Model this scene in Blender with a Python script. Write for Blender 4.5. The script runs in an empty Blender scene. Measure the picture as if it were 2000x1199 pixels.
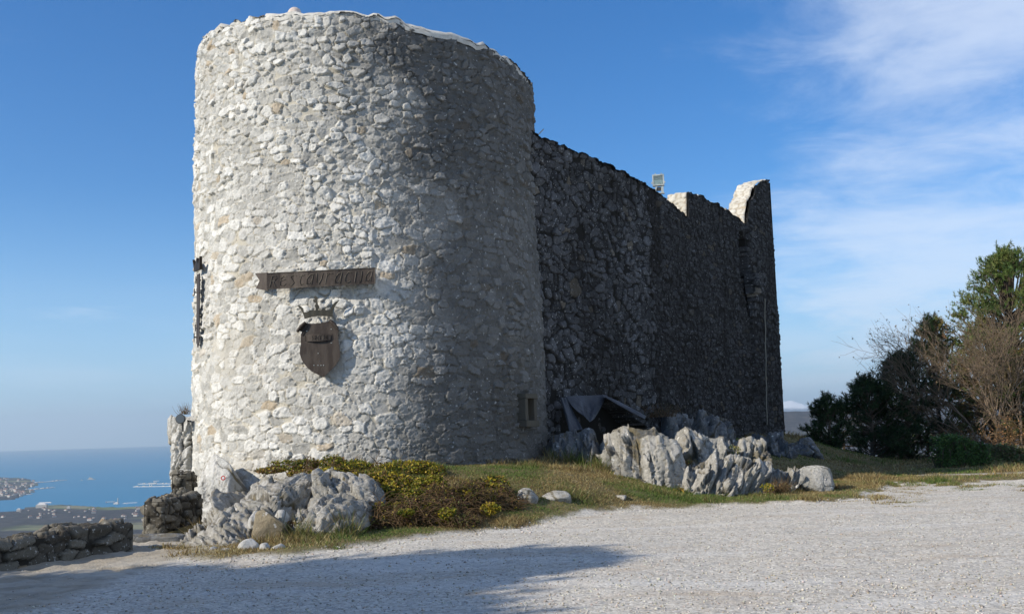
import bpy, bmesh, math, random
import numpy as np
from mathutils import Vector, Matrix, Euler

random.seed(7)
RNG = np.random.default_rng(11)
SC = bpy.context.scene
COL = SC.collection

# ------------------------------------------------------------------ camera
EYE = Vector((0.0, 0.0, 1.6))
F_PX = 2000.0                       # focal length in pixels of the 2000 px wide photograph
PITCH, ROLL = math.radians(6.8), math.radians(1.65)
cam_data = bpy.data.cameras.new('camera')
cam = bpy.data.objects.new('camera', cam_data)
COL.objects.link(cam)
cam_data.sensor_width = 36.0
cam_data.lens = 36.0 * F_PX / 2000.0
cam_data.clip_start = 0.1
cam_data.clip_end = 300000.0
CAM_ROT = Matrix.Rotation(math.pi / 2 + PITCH, 3, 'X') @ Matrix.Rotation(-ROLL, 3, 'Z')
cam.matrix_world = Matrix.Translation(EYE) @ CAM_ROT.to_4x4()
SC.camera = cam

def at(px, py, Y):
    """world point seen at photo pixel (px, py) at world depth Y"""
    d = CAM_ROT @ Vector(((px - 1000.0) / F_PX, -(py - 599.5) / F_PX, -1.0))
    return EYE + d * (Y / d.y)

def at_z(px, py, z):
    d = CAM_ROT @ Vector(((px - 1000.0) / F_PX, -(py - 599.5) / F_PX, -1.0))
    return EYE + d * ((z - EYE.z) / d.z)

# ------------------------------------------------------------------ sun and sky
SUN_EL = math.radians(29.0)
SUN_DIR = Vector((-0.883 * math.cos(SUN_EL), -0.469 * math.cos(SUN_EL), math.sin(SUN_EL))).normalized()
sun_data = bpy.data.lights.new('sun', 'SUN')
sun_data.energy = 4.6
sun_data.angle = math.radians(0.53)
sun_data.color = (1.0, 0.915, 0.78)
sun = bpy.data.objects.new('sun', sun_data)
COL.objects.link(sun)
sun.rotation_euler = SUN_DIR.to_track_quat('Z', 'Y').to_euler()
sun.location = (-20, -12, 30)

SC.view_settings.view_transform = 'Standard'
SC.view_settings.look = 'None'
SC.view_settings.gamma = 1.0
SC.view_settings.exposure = 0.42
SC.render.film_transparent = False

class NT:
    """tiny helper to write node trees"""
    def __init__(self, tree):
        self.t = tree
        self.n = tree.nodes
        self.n.clear()
    def add(self, kind, ins=None, **props):
        nd = self.n.new(kind)
        for k, v in props.items():
            setattr(nd, k, v)
        for k, v in (ins or {}).items():
            s = nd.inputs[k]
            if isinstance(v, bpy.types.NodeSocket):
                self.t.links.new(v, s)
            else:
                try:
                    s.default_value = v
                except Exception:
                    s.default_value = tuple(v) + (1.0,)
        return nd
    def math(self, op, a, b=0.0, c=None, clamp=False):
        nd = self.add('ShaderNodeMath', {0: a, 1: b} if c is None else {0: a, 1: b, 2: c}, operation=op)
        nd.use_clamp = clamp
        return nd.outputs[0]
    def noise(self, vec, scale, detail=4.0, rough=0.55, dist=0.0):
        return self.add('ShaderNodeTexNoise', {'Vector': vec, 'Scale': scale, 'Detail': detail,
                                               'Roughness': rough, 'Distortion': dist}).outputs[0]
    def ramp(self, fac, stops, interp='LINEAR'):
        nd = self.add('ShaderNodeValToRGB', {'Fac': fac})
        cr = nd.color_ramp
        cr.interpolation = interp
        while len(cr.elements) < len(stops):
            cr.elements.new(0.5)
        for e, (p, c) in zip(cr.elements, stops):
            e.position = p
            e.color = tuple(c) + (1.0,) if len(c) == 3 else c
        return nd.outputs[0]
    def step(self, x, lo, hi):
        return self.add('ShaderNodeMapRange', {'Value': x, 'From Min': lo, 'From Max': hi}, interpolation_type='SMOOTHSTEP').outputs[0]
    def mix(self, fac, a, b, blend='MIX'):
        nd = self.add('ShaderNodeMix', data_type='RGBA', blend_type=blend)
        for i, v in ((0, fac), (6, a), (7, b)):
            s = nd.inputs[i]
            if isinstance(v, bpy.types.NodeSocket):
                self.t.links.new(v, s)
            elif i == 0:
                s.default_value = v
            else:
                s.default_value = tuple(v)[:3] + (1.0,)
        return nd.outputs[2]

world = bpy.data.worlds.new('World')
SC.world = world
world.use_nodes = True
w = NT(world.node_tree)
SUN_ROT = math.atan2(SUN_DIR.x, SUN_DIR.y)      # Blender sky: clockwise from +Y
sky = w.add('ShaderNodeTexSky', sky_type='NISHITA', sun_disc=False, sun_elevation=SUN_EL,
            sun_rotation=SUN_ROT, altitude=400.0, air_density=1.0, dust_density=0.35, ozone_density=2.2)
tc = w.add('ShaderNodeTexCoord')
nrm = w.add('ShaderNodeVectorMath', {0: tc.outputs['Generated']}, operation='NORMALIZE').outputs[0]
sep = w.add('ShaderNodeSeparateXYZ', {0: nrm})
dx, dy, dz = sep.outputs
# clouds live on a high flat sheet: direction divided by height
zc = w.math('ADD', w.math('MAXIMUM', dz, 0.0), 0.10)
cx = w.math('DIVIDE', dx, zc)
cy = w.math('DIVIDE', dy, zc)
cvec = w.add('ShaderNodeCombineXYZ', {0: cx, 1: cy, 2: 0.0}).outputs[0]
cmap = w.add('ShaderNodeMapping', {'Vector': cvec, 'Rotation': (0, 0, math.radians(-28)), 'Scale': (1.0, 1.05, 1.0),
                                   'Location': (0.35, 0.2, 0.0)}).outputs[0]
n1 = w.noise(cmap, 0.55, 9.0, 0.60, 0.5)
n2 = w.noise(cmap, 2.9, 9.0, 0.68, 0.5)
cl = w.math('ADD', w.math('MULTIPLY', n1, 0.7), w.math('MULTIPLY', n2, 0.3))
az = w.math('DIVIDE', dx, w.math('MAXIMUM', dy, 0.05))          # tan of azimuth right of north
side = w.step(az, 0.02, 0.44)                                    # the cloud bank stands to the right
cl = w.math('ADD', cl, w.math('MULTIPLY_ADD', side, 0.20, -0.125))
cloud = w.step(cl, 0.40, 0.66)
low = w.math('SUBTRACT', 1.0, w.step(dz, 0.0, 0.17))           # thin veil bars low over the horizon
vmap = w.add('ShaderNodeMapping', {'Vector': nrm, 'Scale': (3.2, 3.2, 26.0), 'Rotation': (0, math.radians(4), 0)}).outputs[0]
veil = w.math('MULTIPLY', w.step(w.noise(vmap, 1.3, 5.0, 0.5, 0.3), 0.40, 0.70), low)
veil = w.math('MULTIPLY', veil, w.math('MULTIPLY_ADD', side, 0.32, 0.25))
cov = w.math('MAXIMUM', w.math('MULTIPLY', cloud, 0.60), veil, clamp=True)
skyc = w.add('ShaderNodeHueSaturation', {'Color': sky.outputs[0], 'Saturation': 1.38, 'Hue': 0.50, 'Value': 1.0}).outputs[0]
skyc = w.mix(1.0, skyc, (0.84, 1.03, 1.24), 'MULTIPLY')
glow = w.math('MULTIPLY', w.math('SUBTRACT', 1.0, w.step(dz, -0.02, 0.24)), 0.62)
skyc = w.mix(glow, skyc, (3.5, 5.7, 8.6))
skycol = w.mix(cov, skyc, (7.4, 8.1, 9.2))
bg = w.add('ShaderNodeBackground', {'Color': skycol, 'Strength': 0.092})
w.add('ShaderNodeOutputWorld', {'Surface': bg.outputs[0]})

# ------------------------------------------------------------------ numpy noise
def _hash(ix, iy, iz, seed=0):
    h = (ix.astype(np.int64) * 374761393 + iy.astype(np.int64) * 668265263 + iz.astype(np.int64) * 2147483647 + seed * 144269) & 0xFFFFFFFF
    h = ((h ^ (h >> 13)) * 1274126177) & 0xFFFFFFFF
    h = ((h ^ (h >> 16)) * 2246822519) & 0xFFFFFFFF
    return (h ^ (h >> 15)) & 0xFFFFFFFF

def hrand(ix, iy, iz=0, seed=0):
    iz = np.zeros_like(ix) + iz
    return _hash(ix, iy, iz, seed) / 4294967295.0

def vnoise(x, y, z=None, seed=0):
    """value noise in -1..1"""
    x = np.asarray(x, float); y = np.asarray(y, float)
    z = np.zeros_like(x) if z is None else np.asarray(z, float)
    ix, iy, iz = np.floor(x).astype(np.int64), np.floor(y).astype(np.int64), np.floor(z).astype(np.int64)
    fx, fy, fz = x - ix, y - iy, z - iz
    fx, fy, fz = fx*fx*(3-2*fx), fy*fy*(3-2*fy), fz*fz*(3-2*fz)
    r = 0.0
    for a in (0, 1):
        wa = fx if a else 1 - fx
        for b in (0, 1):
            wb = fy if b else 1 - fy
            for c in (0, 1):
                wc = fz if c else 1 - fz
                r = r + wa * wb * wc * (_hash(ix + a, iy + b, iz + c, seed) / 4294967295.0)
    return r * 2 - 1

def fbm(x, y, z=None, octv=4, seed=0, gain=0.5, ridged=False):
    s, a, f, t = 0.0, 1.0, 1.0, 0.0
    z0 = np.zeros_like(np.asarray(x, float)) if z is None else z
    for o in range(octv):
        n = vnoise(x * f + 17.3 * o, y * f - 9.1 * o, z0 * f + 3.7 * o, seed + o)
        if ridged:
            n = 1 - 2 * np.abs(n)
        s = s + a * n; t += a
        a *= gain; f *= 2.03
    return s / t

def sstep(x, a, b):
    t = np.clip((x - a) / (b - a), 0, 1)
    return t * t * (3 - 2 * t)

# ------------------------------------------------------------------ object helpers
def mesh_obj(name, verts, faces, mat=None, parent=None, smooth=False, attrs=None, mats=None, fmat=None):
    """verts (n,3); faces: (m,k) int array or list of tuples"""
    me = bpy.data.meshes.new(name)
    verts = np.asarray(verts, dtype=np.float32)
    if isinstance(faces, np.ndarray):
        m, k = faces.shape
        me.vertices.add(len(verts)); me.vertices.foreach_set('co', verts.ravel())
        me.loops.add(m * k); me.loops.foreach_set('vertex_index', faces.astype(np.int32).ravel())
        me.polygons.add(m)
        me.polygons.foreach_set('loop_start', np.arange(0, m * k, k, dtype=np.int32))
        me.polygons.foreach_set('loop_total', np.full(m, k, dtype=np.int32))
        me.update(calc_edges=True)
    else:
        me.from_pydata([tuple(map(float, v)) for v in verts], [], [tuple(f) for f in faces])
        me.update()
    if smooth:
        me.polygons.foreach_set('use_smooth', np.ones(len(me.polygons), dtype=bool))
    for an, av in (attrs or {}).items():
        a = me.color_attributes.new(an, 'FLOAT_COLOR', 'POINT')
        av = np.asarray(av, dtype=np.float32)
        if av.shape[1] == 3:
            av = np.concatenate([av, np.ones((len(av), 1), np.float32)], 1)
        a.data.foreach_set('color', av.ravel())
    if mats:
        for m_ in mats: me.materials.append(m_)
        if fmat is not None: me.polygons.foreach_set('material_index', np.asarray(fmat, dtype=np.int32))
    elif mat:
        me.materials.append(mat)
    o = bpy.data.objects.new(name, me)
    COL.objects.link(o)
    if parent is not None:
        o.parent = parent
    return o

def tag(o, label=None, cat=None, group=None, kind=None):
    if label: o['label'] = label
    if cat: o['category'] = cat
    if group: o['group'] = group
    if kind: o['kind'] = kind
    return o

def thing(name, label, cat, loc=(0, 0, 0), rotz=0.0, group=None):
    o = bpy.data.objects.new(name, None)
    COL.objects.link(o)
    o.empty_display_size = 0.2
    o.location = loc; o.rotation_euler = (0, 0, rotz)
    return tag(o, label, cat, group)

def copy_tree(o, parent=None):
    c = o.copy(); COL.objects.link(c); c.parent = parent
    for ch in list(o.children):
        copy_tree(ch, c)
    return c

class MB:
    """collects simple solids into one mesh"""
    def __init__(self):
        self.v = []; self.f = []
    def add(self, vs, fs):
        b = len(self.v)
        self.v += [tuple(x) for x in vs]
        self.f += [tuple(i + b for i in q) for q in fs]
        return self
    def box(self, c, s, rot=None, taper=1.0):
        hx, hy, hz = s[0] / 2, s[1] / 2, s[2] / 2
        vs = [Vector((x * hx * (taper if z > 0 else 1), y * hy * (taper if z > 0 else 1), z * hz)) for z in (-1, 1) for y in (-1, 1) for x in (-1, 1)]
        if rot is not None: vs = [rot @ v for v in vs]
        vs = [v + Vector(c) for v in vs]
        return self.add(vs, [(0, 2, 3, 1), (4, 5, 7, 6), (0, 1, 5, 4), (2, 6, 7, 3), (0, 4, 6, 2), (1, 3, 7, 5)])
    def tube(self, pts, r, n=6, caps=True):
        pts = [Vector(p) for p in pts]
        rs = r if isinstance(r, (list, tuple)) else [r] * len(pts)
        base = len(self.v)
        up = Vector((0, 0, 1))
        for i, p in enumerate(pts):
            d = (pts[min(i + 1, len(pts) - 1)] - pts[max(i - 1, 0)]).normalized()
            a = d.cross(up if abs(d.z) < 0.9 else Vector((1, 0, 0))).normalized()
            b = d.cross(a)
            for k in range(n):
                t = 2 * math.pi * k / n
                self.v.append(tuple(p + (a * math.cos(t) + b * math.sin(t)) * rs[i]))
        for i in range(len(pts) - 1):
            for k in range(n):
                q = base + i * n
                self.f.append((q + k, q + (k + 1) % n, q + n + (k + 1) % n, q + n + k))
        if caps:
            self.f.append(tuple(base + k for k in range(n))[::-1])
            self.f.append(tuple(base + (len(pts) - 1) * n + k for k in range(n)))
        return self
    def prism(self, outline, depth_vec, xf=None):
        """outline: list of 3D points; extruded by depth_vec"""
        n = len(outline)
        d = Vector(depth_vec)
        vs = [Vector(p) for p in outline] + [Vector(p) + d for p in outline]
        fs = [tuple(range(n))[::-1], tuple(range(n, 2 * n))] + [(i, (i + 1) % n, n + (i + 1) % n, n + i) for i in range(n)]
        return self.add(vs, fs)
    def build(self, name, mat, parent=None, smooth=False, loc=None):
        o = mesh_obj(name, self.v, self.f, mat, parent, smooth)
        if loc is not None: o.location = loc
        return o

def grid_faces(nu, nv, wrap=False):
    """vertex index = j*nu + i"""
    i = np.arange(nu if wrap else nu - 1); j = np.arange(nv - 1)
    I, J = np.meshgrid(i, j)
    I2 = (I + 1) % nu
    return np.stack([J*nu + I, J*nu + I2, (J+1)*nu + I2, (J+1)*nu + I], -1).reshape(-1, 4)

def new_mat(name):
    m = bpy.data.materials.new(name)
    m.use_nodes = True
    return m, NT(m.node_tree)

def finish(nt, color, rough=0.9, bump_h=None, bump_d=0.01, spec=0.3, metal=0.0, extra=None, bump_s=1.0):
    ins = {'Base Color': color, 'Roughness': rough, 'Metallic': metal, 'Specular IOR Level': spec}
    if bump_h is not None:
        ins['Normal'] = nt.add('ShaderNodeBump', {'Height': bump_h, 'Distance': bump_d, 'Strength': bump_s}).outputs[0]
    ins.update(extra or {})
    b = nt.add('ShaderNodeBsdfPrincipled', ins)
    nt.add('ShaderNodeOutputMaterial', {'Surface': b.outputs[0]})
    return b
# ------------------------------------------------------------------ masonry relief
def masonry(u, v, cu, cv, seed=0, drop=0.22, gap=0.07, soft=0.10, hmin=0.015, hmax=0.05, tilt=0.05, warp=0.10, pnorm=2.6, ncoarse=9.0):
    """irregular rubble: returns height (m), stone mask, stone random (3), local edge measure"""
    u0 = u + warp * vnoise(u * 1.3, v * 1.3, seed=seed + 1) + warp * 0.5 * vnoise(u * 3.7, v * 3.7, seed=seed + 2)
    v0 = v + warp * 0.7 * vnoise(u * 1.1 + 5, v * 1.6, seed=seed + 3) + warp * 0.35 * vnoise(u * 4.1, v * 4.1, seed=seed + 4)
    gu, gv = u0 / cu, v0 / cv
    ci, cj = np.floor(gu).astype(np.int64), np.floor(gv).astype(np.int64)
    F1 = np.full(u.shape, 9.0); F2 = np.full(u.shape, 9.0)
    I1 = np.zeros(u.shape, np.int64); J1 = np.zeros(u.shape, np.int64)
    DU = np.zeros(u.shape); DV = np.zeros(u.shape)
    for dj in (-2, -1, 0, 1, 2):
        for di in (-2, -1, 0, 1, 2):
            i, j = ci + di, cj + dj
            off = hrand(j * 0, j, 0, seed + 9)
            su = i + 0.5 + off + (hrand(i, j, 1, seed) - 0.5) * 0.75 - 0.5
            sv = j + 0.5 + (hrand(i, j, 2, seed) - 0.5) * 0.50
            keep = hrand(i, j, 3, seed) > drop
            wgt = 0.78 + 0.6 * hrand(i, j, 4, seed)
            ang = (hrand(i, j, 5, seed) - 0.5) * 0.7
            a, b = (gu - su), (gv - sv)
            ca, sa = np.cos(ang), np.sin(ang)
            a2, b2 = a * ca + b * sa, -a * sa + b * ca
            asp = 0.75 + 0.5 * hrand(i, j, 6, seed)
            d = ((np.abs(a2) * asp) ** pnorm + (np.abs(b2) / asp) ** pnorm + 1e-9) ** (1 / pnorm) * wgt
            d = np.where(keep, d, 9.0)
            m = d < F1
            F2 = np.where(m, F1, np.minimum(F2, d))
            I1 = np.where(m, i, I1); J1 = np.where(m, j, J1)
            DU = np.where(m, a2, DU); DV = np.where(m, b2, DV)
            F1 = np.where(m, d, F1)
    r1 = hrand(I1, J1, 11, seed); r2 = hrand(I1, J1, 12, seed); r3 = hrand(I1, J1, 13, seed)
    edge = (F2 - F1) + 0.07 * vnoise(u * 16, v * 16, seed=seed + 6) + 0.05 * vnoise(u * 37, v * 37, seed=seed + 7)
    # small stones stay small: beyond a radius the bed is mortar
    lim = 0.62 + 0.25 * r2
    inside = 1 - sstep(F1, lim, lim + 0.12)
    prof = sstep(edge, gap, gap + soft) * inside
    hh = hmin + (hmax - hmin) * r1 ** 1.4
    tl = tilt * ((hrand(I1, J1, 14, seed) - 0.5) * DU + (hrand(I1, J1, 15, seed) - 0.5) * DV) * 2
    # chipped facets
    fac = vnoise(u * ncoarse + r1 * 40, v * ncoarse + r2 * 40, seed=seed + 21)
    fac2 = fbm(u * ncoarse * 2.7, v * ncoarse * 2.7 + r3 * 9, octv=3, seed=seed + 22)
    rough = fbm(u * ncoarse * 3.1, v * ncoarse * 3.1 + r3 * 9, octv=3, seed=seed + 22, ridged=True)
    pit = sstep(vnoise(u * 26 + r1 * 9, v * 26, seed=seed + 23), 0.45, 0.8)
    h = prof * (hh + tl + 0.016 * fac + 0.011 * fac2 + 0.007 * rough - 0.016 * pit)
    return h, prof, r1, r2, r3, edge

# ------------------------------------------------------------------ stone materials
def stone_mat(name, stone_a, stone_b, mortar, dark=(0.10, 0.10, 0.10), warm=(0.40, 0.31, 0.20), lichen=0.5, bump=0.012, stain=0.5, chipc=(0.5, 0.5, 0.48)):
    """vertex attribute 'st': r = stone random, g = stone mask, b = second random; 'wr': r = weathering and painted shade"""
    m, n = new_mat(name)
    at_ = n.add('ShaderNodeAttribute', attribute_name='st')
    s = n.add('ShaderNodeSeparateColor', {0: at_.outputs['Color']})
    r, g, b = s.outputs
    shade_wear = n.add('ShaderNodeSeparateColor', {0: n.add('ShaderNodeAttribute', attribute_name='shade_wear').outputs['Color']}).outputs
    geo = n.add('ShaderNodeNewGeometry')
    pos = geo.outputs['Position']
    col = n.mix(r, stone_a, stone_b)
    warmf = n.step(b, 0.955, 0.985)
    col = n.mix(n.math('MULTIPLY', warmf, 0.75), col, warm)
    blotch = n.noise(pos, 7.0, 6.0, 0.65)
    col = n.mix(n.math('MULTIPLY', n.step(blotch, 0.47, 0.68), lichen * 0.5), col, dark)
    white = n.noise(n.add('ShaderNodeVectorMath', {0: pos, 1: (7.7, 3.1, 1.9)}, operation='ADD').outputs[0], 19.0, 4.0, 0.6)
    col = n.mix(n.math('MULTIPLY', n.step(white, 0.60, 0.70), lichen), col, (0.74, 0.73, 0.69))
    speck = n.noise(pos, 60.0, 3.0, 0.6)
    col = n.mix(n.math('MULTIPLY', n.step(speck, 0.52, 0.66), 0.35), col, tuple(c * 0.35 for c in stone_a))
    mort = n.mix(n.noise(pos, 30.0, 4.0, 0.7), tuple(c * 0.72 for c in mortar), tuple(c * 1.2 for c in mortar))
    col = n.mix(g, mort, col)
    col = n.mix(n.math('MULTIPLY', shade_wear[0], 1.0), col, n.mix(0.80, col, dark))
    chip = n.noise(n.add('ShaderNodeVectorMath', {0: pos, 1: (1.7, 9.1, 4.9)}, operation='ADD').outputs[0], 13.0, 2.0, 0.5)
    col = n.mix(n.math('MULTIPLY', n.step(chip, 0.665, 0.70), n.math('MULTIPLY', g, 0.55)), col, chipc)
    # big soft washes of grime
    big = n.noise(n.add('ShaderNodeMapping', {'Vector': pos, 'Scale': (1, 1, 0.45)}).outputs[0], 0.75, 5.0, 0.6, 0.5)
    col = n.mix(n.math('MULTIPLY', n.step(big, 0.45, 0.75), stain), col, n.mix(0.55, col, dark))
    h = n.math('ADD', n.noise(pos, 24.0, 6.0, 0.72), n.math('MULTIPLY', n.noise(pos, 90.0, 3.0, 0.6), 0.35))
    finish(n, col, 0.92, h, bump, 0.22)
    return m

M = {}
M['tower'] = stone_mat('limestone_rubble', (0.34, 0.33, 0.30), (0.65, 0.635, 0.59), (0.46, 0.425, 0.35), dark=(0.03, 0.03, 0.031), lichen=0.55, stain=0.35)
M['wall'] = stone_mat('shaded_weathered_rubble', (0.028, 0.028, 0.029), (0.105, 0.106, 0.11), (0.014, 0.013, 0.011), dark=(0.011, 0.009, 0.007), lichen=0.5, stain=0.8, chipc=(0.32, 0.33, 0.35), warm=(0.15, 0.125, 0.09))  # weathered stone, with the wall's shade also put into its dark colour
M['crenel'] = stone_mat('lit_crenel_rubble', (0.46, 0.43, 0.36), (0.60, 0.57, 0.50), (0.36, 0.31, 0.24), dark=(0.16, 0.15, 0.12), lichen=0.3, stain=0.2)  # paler copy of the wall stone, sunlight painted into its colour
M['drywall'] = stone_mat('sandstone_rubble', (0.055, 0.048, 0.038), (0.17, 0.155, 0.125), (0.028, 0.025, 0.02), dark=(0.05, 0.047, 0.04), lichen=0.4, stain=0.5)

# ------------------------------------------------------------------ round tower
TC = Vector((-3.56, 25.6, 0.0)); TR = 4.25
H_TOP = 10.66
def tower_radius(z, th):
    return TR + 0.16 * np.clip(1 - z / 9.5, 0, 1.2) * (0.35 + 0.65 * sstep(np.sin(th), -0.6, 0.6)) - 0.05

def build_tower():
    t = thing('round_tower', 'massive round ruined tower of pale rubble masonry with sunlit left flank', 'tower', (TC.x, TC.y, 0))
    # theta measured from the direction to the camera, positive to the right
    th_f = np.arange(-1.95, 1.95, 0.0185 / TR)
    th_b = np.arange(1.95, 2 * math.pi - 1.95, 0.10)
    th = np.concatenate([th_f, th_b])
    zz = np.arange(-0.6, H_TOP + 0.52, 0.0185)
    U, Z = np.meshgrid(th * TR, zz)
    TH = U / TR
    # two sizes of stone: coarse blocks low down, small protruding rubble near the rim
    hA, pA, a1, a2, a3, eA = masonry(U, Z, 0.285, 0.185, seed=3, drop=0.19, gap=0.05, soft=0.04, hmin=0.006, hmax=0.036, tilt=0.034, warp=0.08, pnorm=3.2)
    hB, pB, b1, b2, b3, eB = masonry(U, Z, 0.225, 0.15, seed=41, drop=0.22, gap=0.08, soft=0.045, hmin=0.012, hmax=0.078, tilt=0.055, warp=0.09, pnorm=3.0)
    zmix = sstep(Z + 0.5 * vnoise(U * 0.7, Z * 0.7, seed=77) , 6.9, 7.5)
    band = sstep(vnoise(U * 0.45 + 3, Z * 0.5, seed=78), 0.35, 0.5) * (1 - zmix) * (Z > 1.6)
    k = np.clip(zmix + band, 0, 1) > 0.5
    hC, pC, k1, k2, k3, eC = masonry(U, Z, 0.105, 0.075, seed=61, drop=0.30, gap=0.06, soft=0.08, hmin=0.008, hmax=0.030, tilt=0.02, warp=0.05)
    h = np.where(k, hB, hA); p = np.where(k, pB, pA)
    chipm = (p < 0.05) & (vnoise(U * 1.5, Z * 1.5, seed=66) > -0.45)
    r1 = np.where(k, b1, a1); r3 = np.where(k, b3, a3)
    h = np.where(chipm, np.maximum(h, hC), h); p = np.where(chipm, pC, p); r1 = np.where(chipm & (pC > 0.1), k1, r1)
    eS = np.where(k, eB, eA)
    crk = (1 - sstep(np.abs(eS - 0.035), 0.0, 0.035)) * (hrand(np.floor(U * 2.3).astype(np.int64), np.floor(Z * 3.1).astype(np.int64), 7, 5) > 0.35)
    # smeared mortar fills the left flank and low parts
    smear = sstep(fbm(U * 0.8, Z * 0.9, octv=3, seed=90) + 0.55 * sstep(-TH, 0.3, 1.2) * (Z < 8) - 0.20, 0.05, 0.5)
    fill = 0.021 * smear
    h = np.maximum(h, fill + 0.006 * fbm(U * 9, Z * 9, octv=3, seed=33))
    h = h - 0.030 * crk * (1 - 0.7 * smear) + 0.007 * fbm(U * 5, Z * 5, octv=3, seed=5) + 0.05 * fbm(U * 0.5, Z * 0.5, octv=2, seed=8)
    # dressed string of thin slabs, missing stones
    R = tower_radius(Z, TH) + h
    X = np.sin(TH) * R; Y = -np.cos(TH) * R
    rim = H_TOP - 0.43 * np.sin(th) + 0.07 * fbm(th * TR * 0.9, th * 0, octv=3, seed=51) + 0.05 * vnoise(th * TR * 4, th * 0, seed=52) + 0.07 * (hrand(np.floor(th * TR / 0.27).astype(np.int64), np.zeros(len(th), np.int64), 3, 8) - 0.5) + 0.04 * (hrand(np.floor(th * TR / 0.12).astype(np.int64), np.zeros(len(th), np.int64), 4, 8) - 0.5)
    Zt = np.where(Z > rim[None, :], rim[None, :], Z)
    # the top courses lean back a touch and crumble
    top = sstep(Zt - rim[None, :], -0.30, 0.0)
    shrink = 1 - 0.012 * top
    X *= shrink; Y *= shrink
    V = np.stack([X, Y, Zt], -1).reshape(-1, 3)
    nu, nv = len(th), len(zz)
    F = grid_faces(nu, nv, wrap=True)
    st = np.stack([r1, p * (1 - 0.55 * smear * (h <= fill + 0.004)), r3], -1).reshape(-1, 3)
    weather_shade = (0.50 * sstep(Z, 7.0, 9.5) * sstep(TH, -0.35, 0.25) + 0.10 * sstep(Z, 6.5, 9.8)) * (0.5 + 0.5 * sstep(vnoise(U * 2, Z * 2, seed=61), -0.4, 0.5))
    weather_shade = weather_shade + 0.25 * sstep(TH, 0.4, 0.9) * sstep(-Z, -3.5, -0.5) + 0.95 * sstep(TH + 0.15 * vnoise(U * 0.8, Z * 0.8, seed=63), 0.05, 0.60)  # right side darkened in the colour as shade, rim by weathering
    shade_wear = np.stack([np.clip(weather_shade, 0, 1)] * 3, -1).reshape(-1, 3)
    mesh_obj('masonry', V, F, M['tower'], t, smooth=False, attrs={'st': st, 'shade_wear': shade_wear})
    # pale mortar cap on the rim
    n = 220
    tt = np.linspace(0, 2 * math.pi, n, endpoint=False)
    rm = np.interp(tt, np.where(th < 0, th + 2 * math.pi, th)[np.argsort(np.where(th < 0, th + 2 * math.pi, th))],
                   rim[np.argsort(np.where(th < 0, th + 2 * math.pi, th))])
    prof = [(TR * 0.988 - 0.01, -0.10), (TR * 0.988 + 0.01, -0.01), (TR * 0.985 - 0.03, 0.075), (TR - 0.5, 0.10), (TR - 1.15, 0.06), (TR - 1.2, -0.9)]
    V = []
    for (r, dz_) in prof:
        jit = 0.022 * fbm(tt * TR * 1.7 + r, tt * 0 + r * 3, octv=3, seed=55)
        # leave the cap off on stretches where bare rubble shows
        bare = sstep(vnoise(tt * 2.3, tt * 0 + 4, seed=57), 0.15, 0.4)
        rr = r + jit - (0.32 * bare if r > TR * 0.95 else 0)
        V.append(np.stack([np.sin(tt) * rr, -np.cos(tt) * rr, rm + dz_ + jit * 0.5 - 0.02 * bare], -1))
    V = np.concatenate(V)
    m, nt = new_mat('mortar_cap')
    pos = nt.add('ShaderNodeNewGeometry').outputs['Position']
    c = nt.ramp(nt.noise(pos, 5.0, 6.0, 0.65), [(0.3, (0.36, 0.34, 0.30)), (0.55, (0.52, 0.50, 0.45)), (0.8, (0.60, 0.58, 0.53))])
    finish(nt, c, 0.9, nt.noise(pos, 18.0, 5.0, 0.7), 0.02)
    M['mortar'] = m
    mesh_obj('mortar_cap', V, grid_faces(n, len(prof), wrap=True), m, t, smooth=True)
    fl = MB(); fl.add([(math.sin(a) * (TR - 1.1), -math.cos(a) * (TR - 1.1), H_TOP - 0.8) for a in tt[::4]], [tuple(range(len(tt[::4])))])
    fl.build('roof_floor', m, t)
    return t
TOWER = build_tower()

def tower_pt(th, z, off=0.0):
    R = float(tower_radius(np.array(z), 0)) + off
    return Vector((TC.x + math.sin(th) * R, TC.y - math.cos(th) * R, z))

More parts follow.
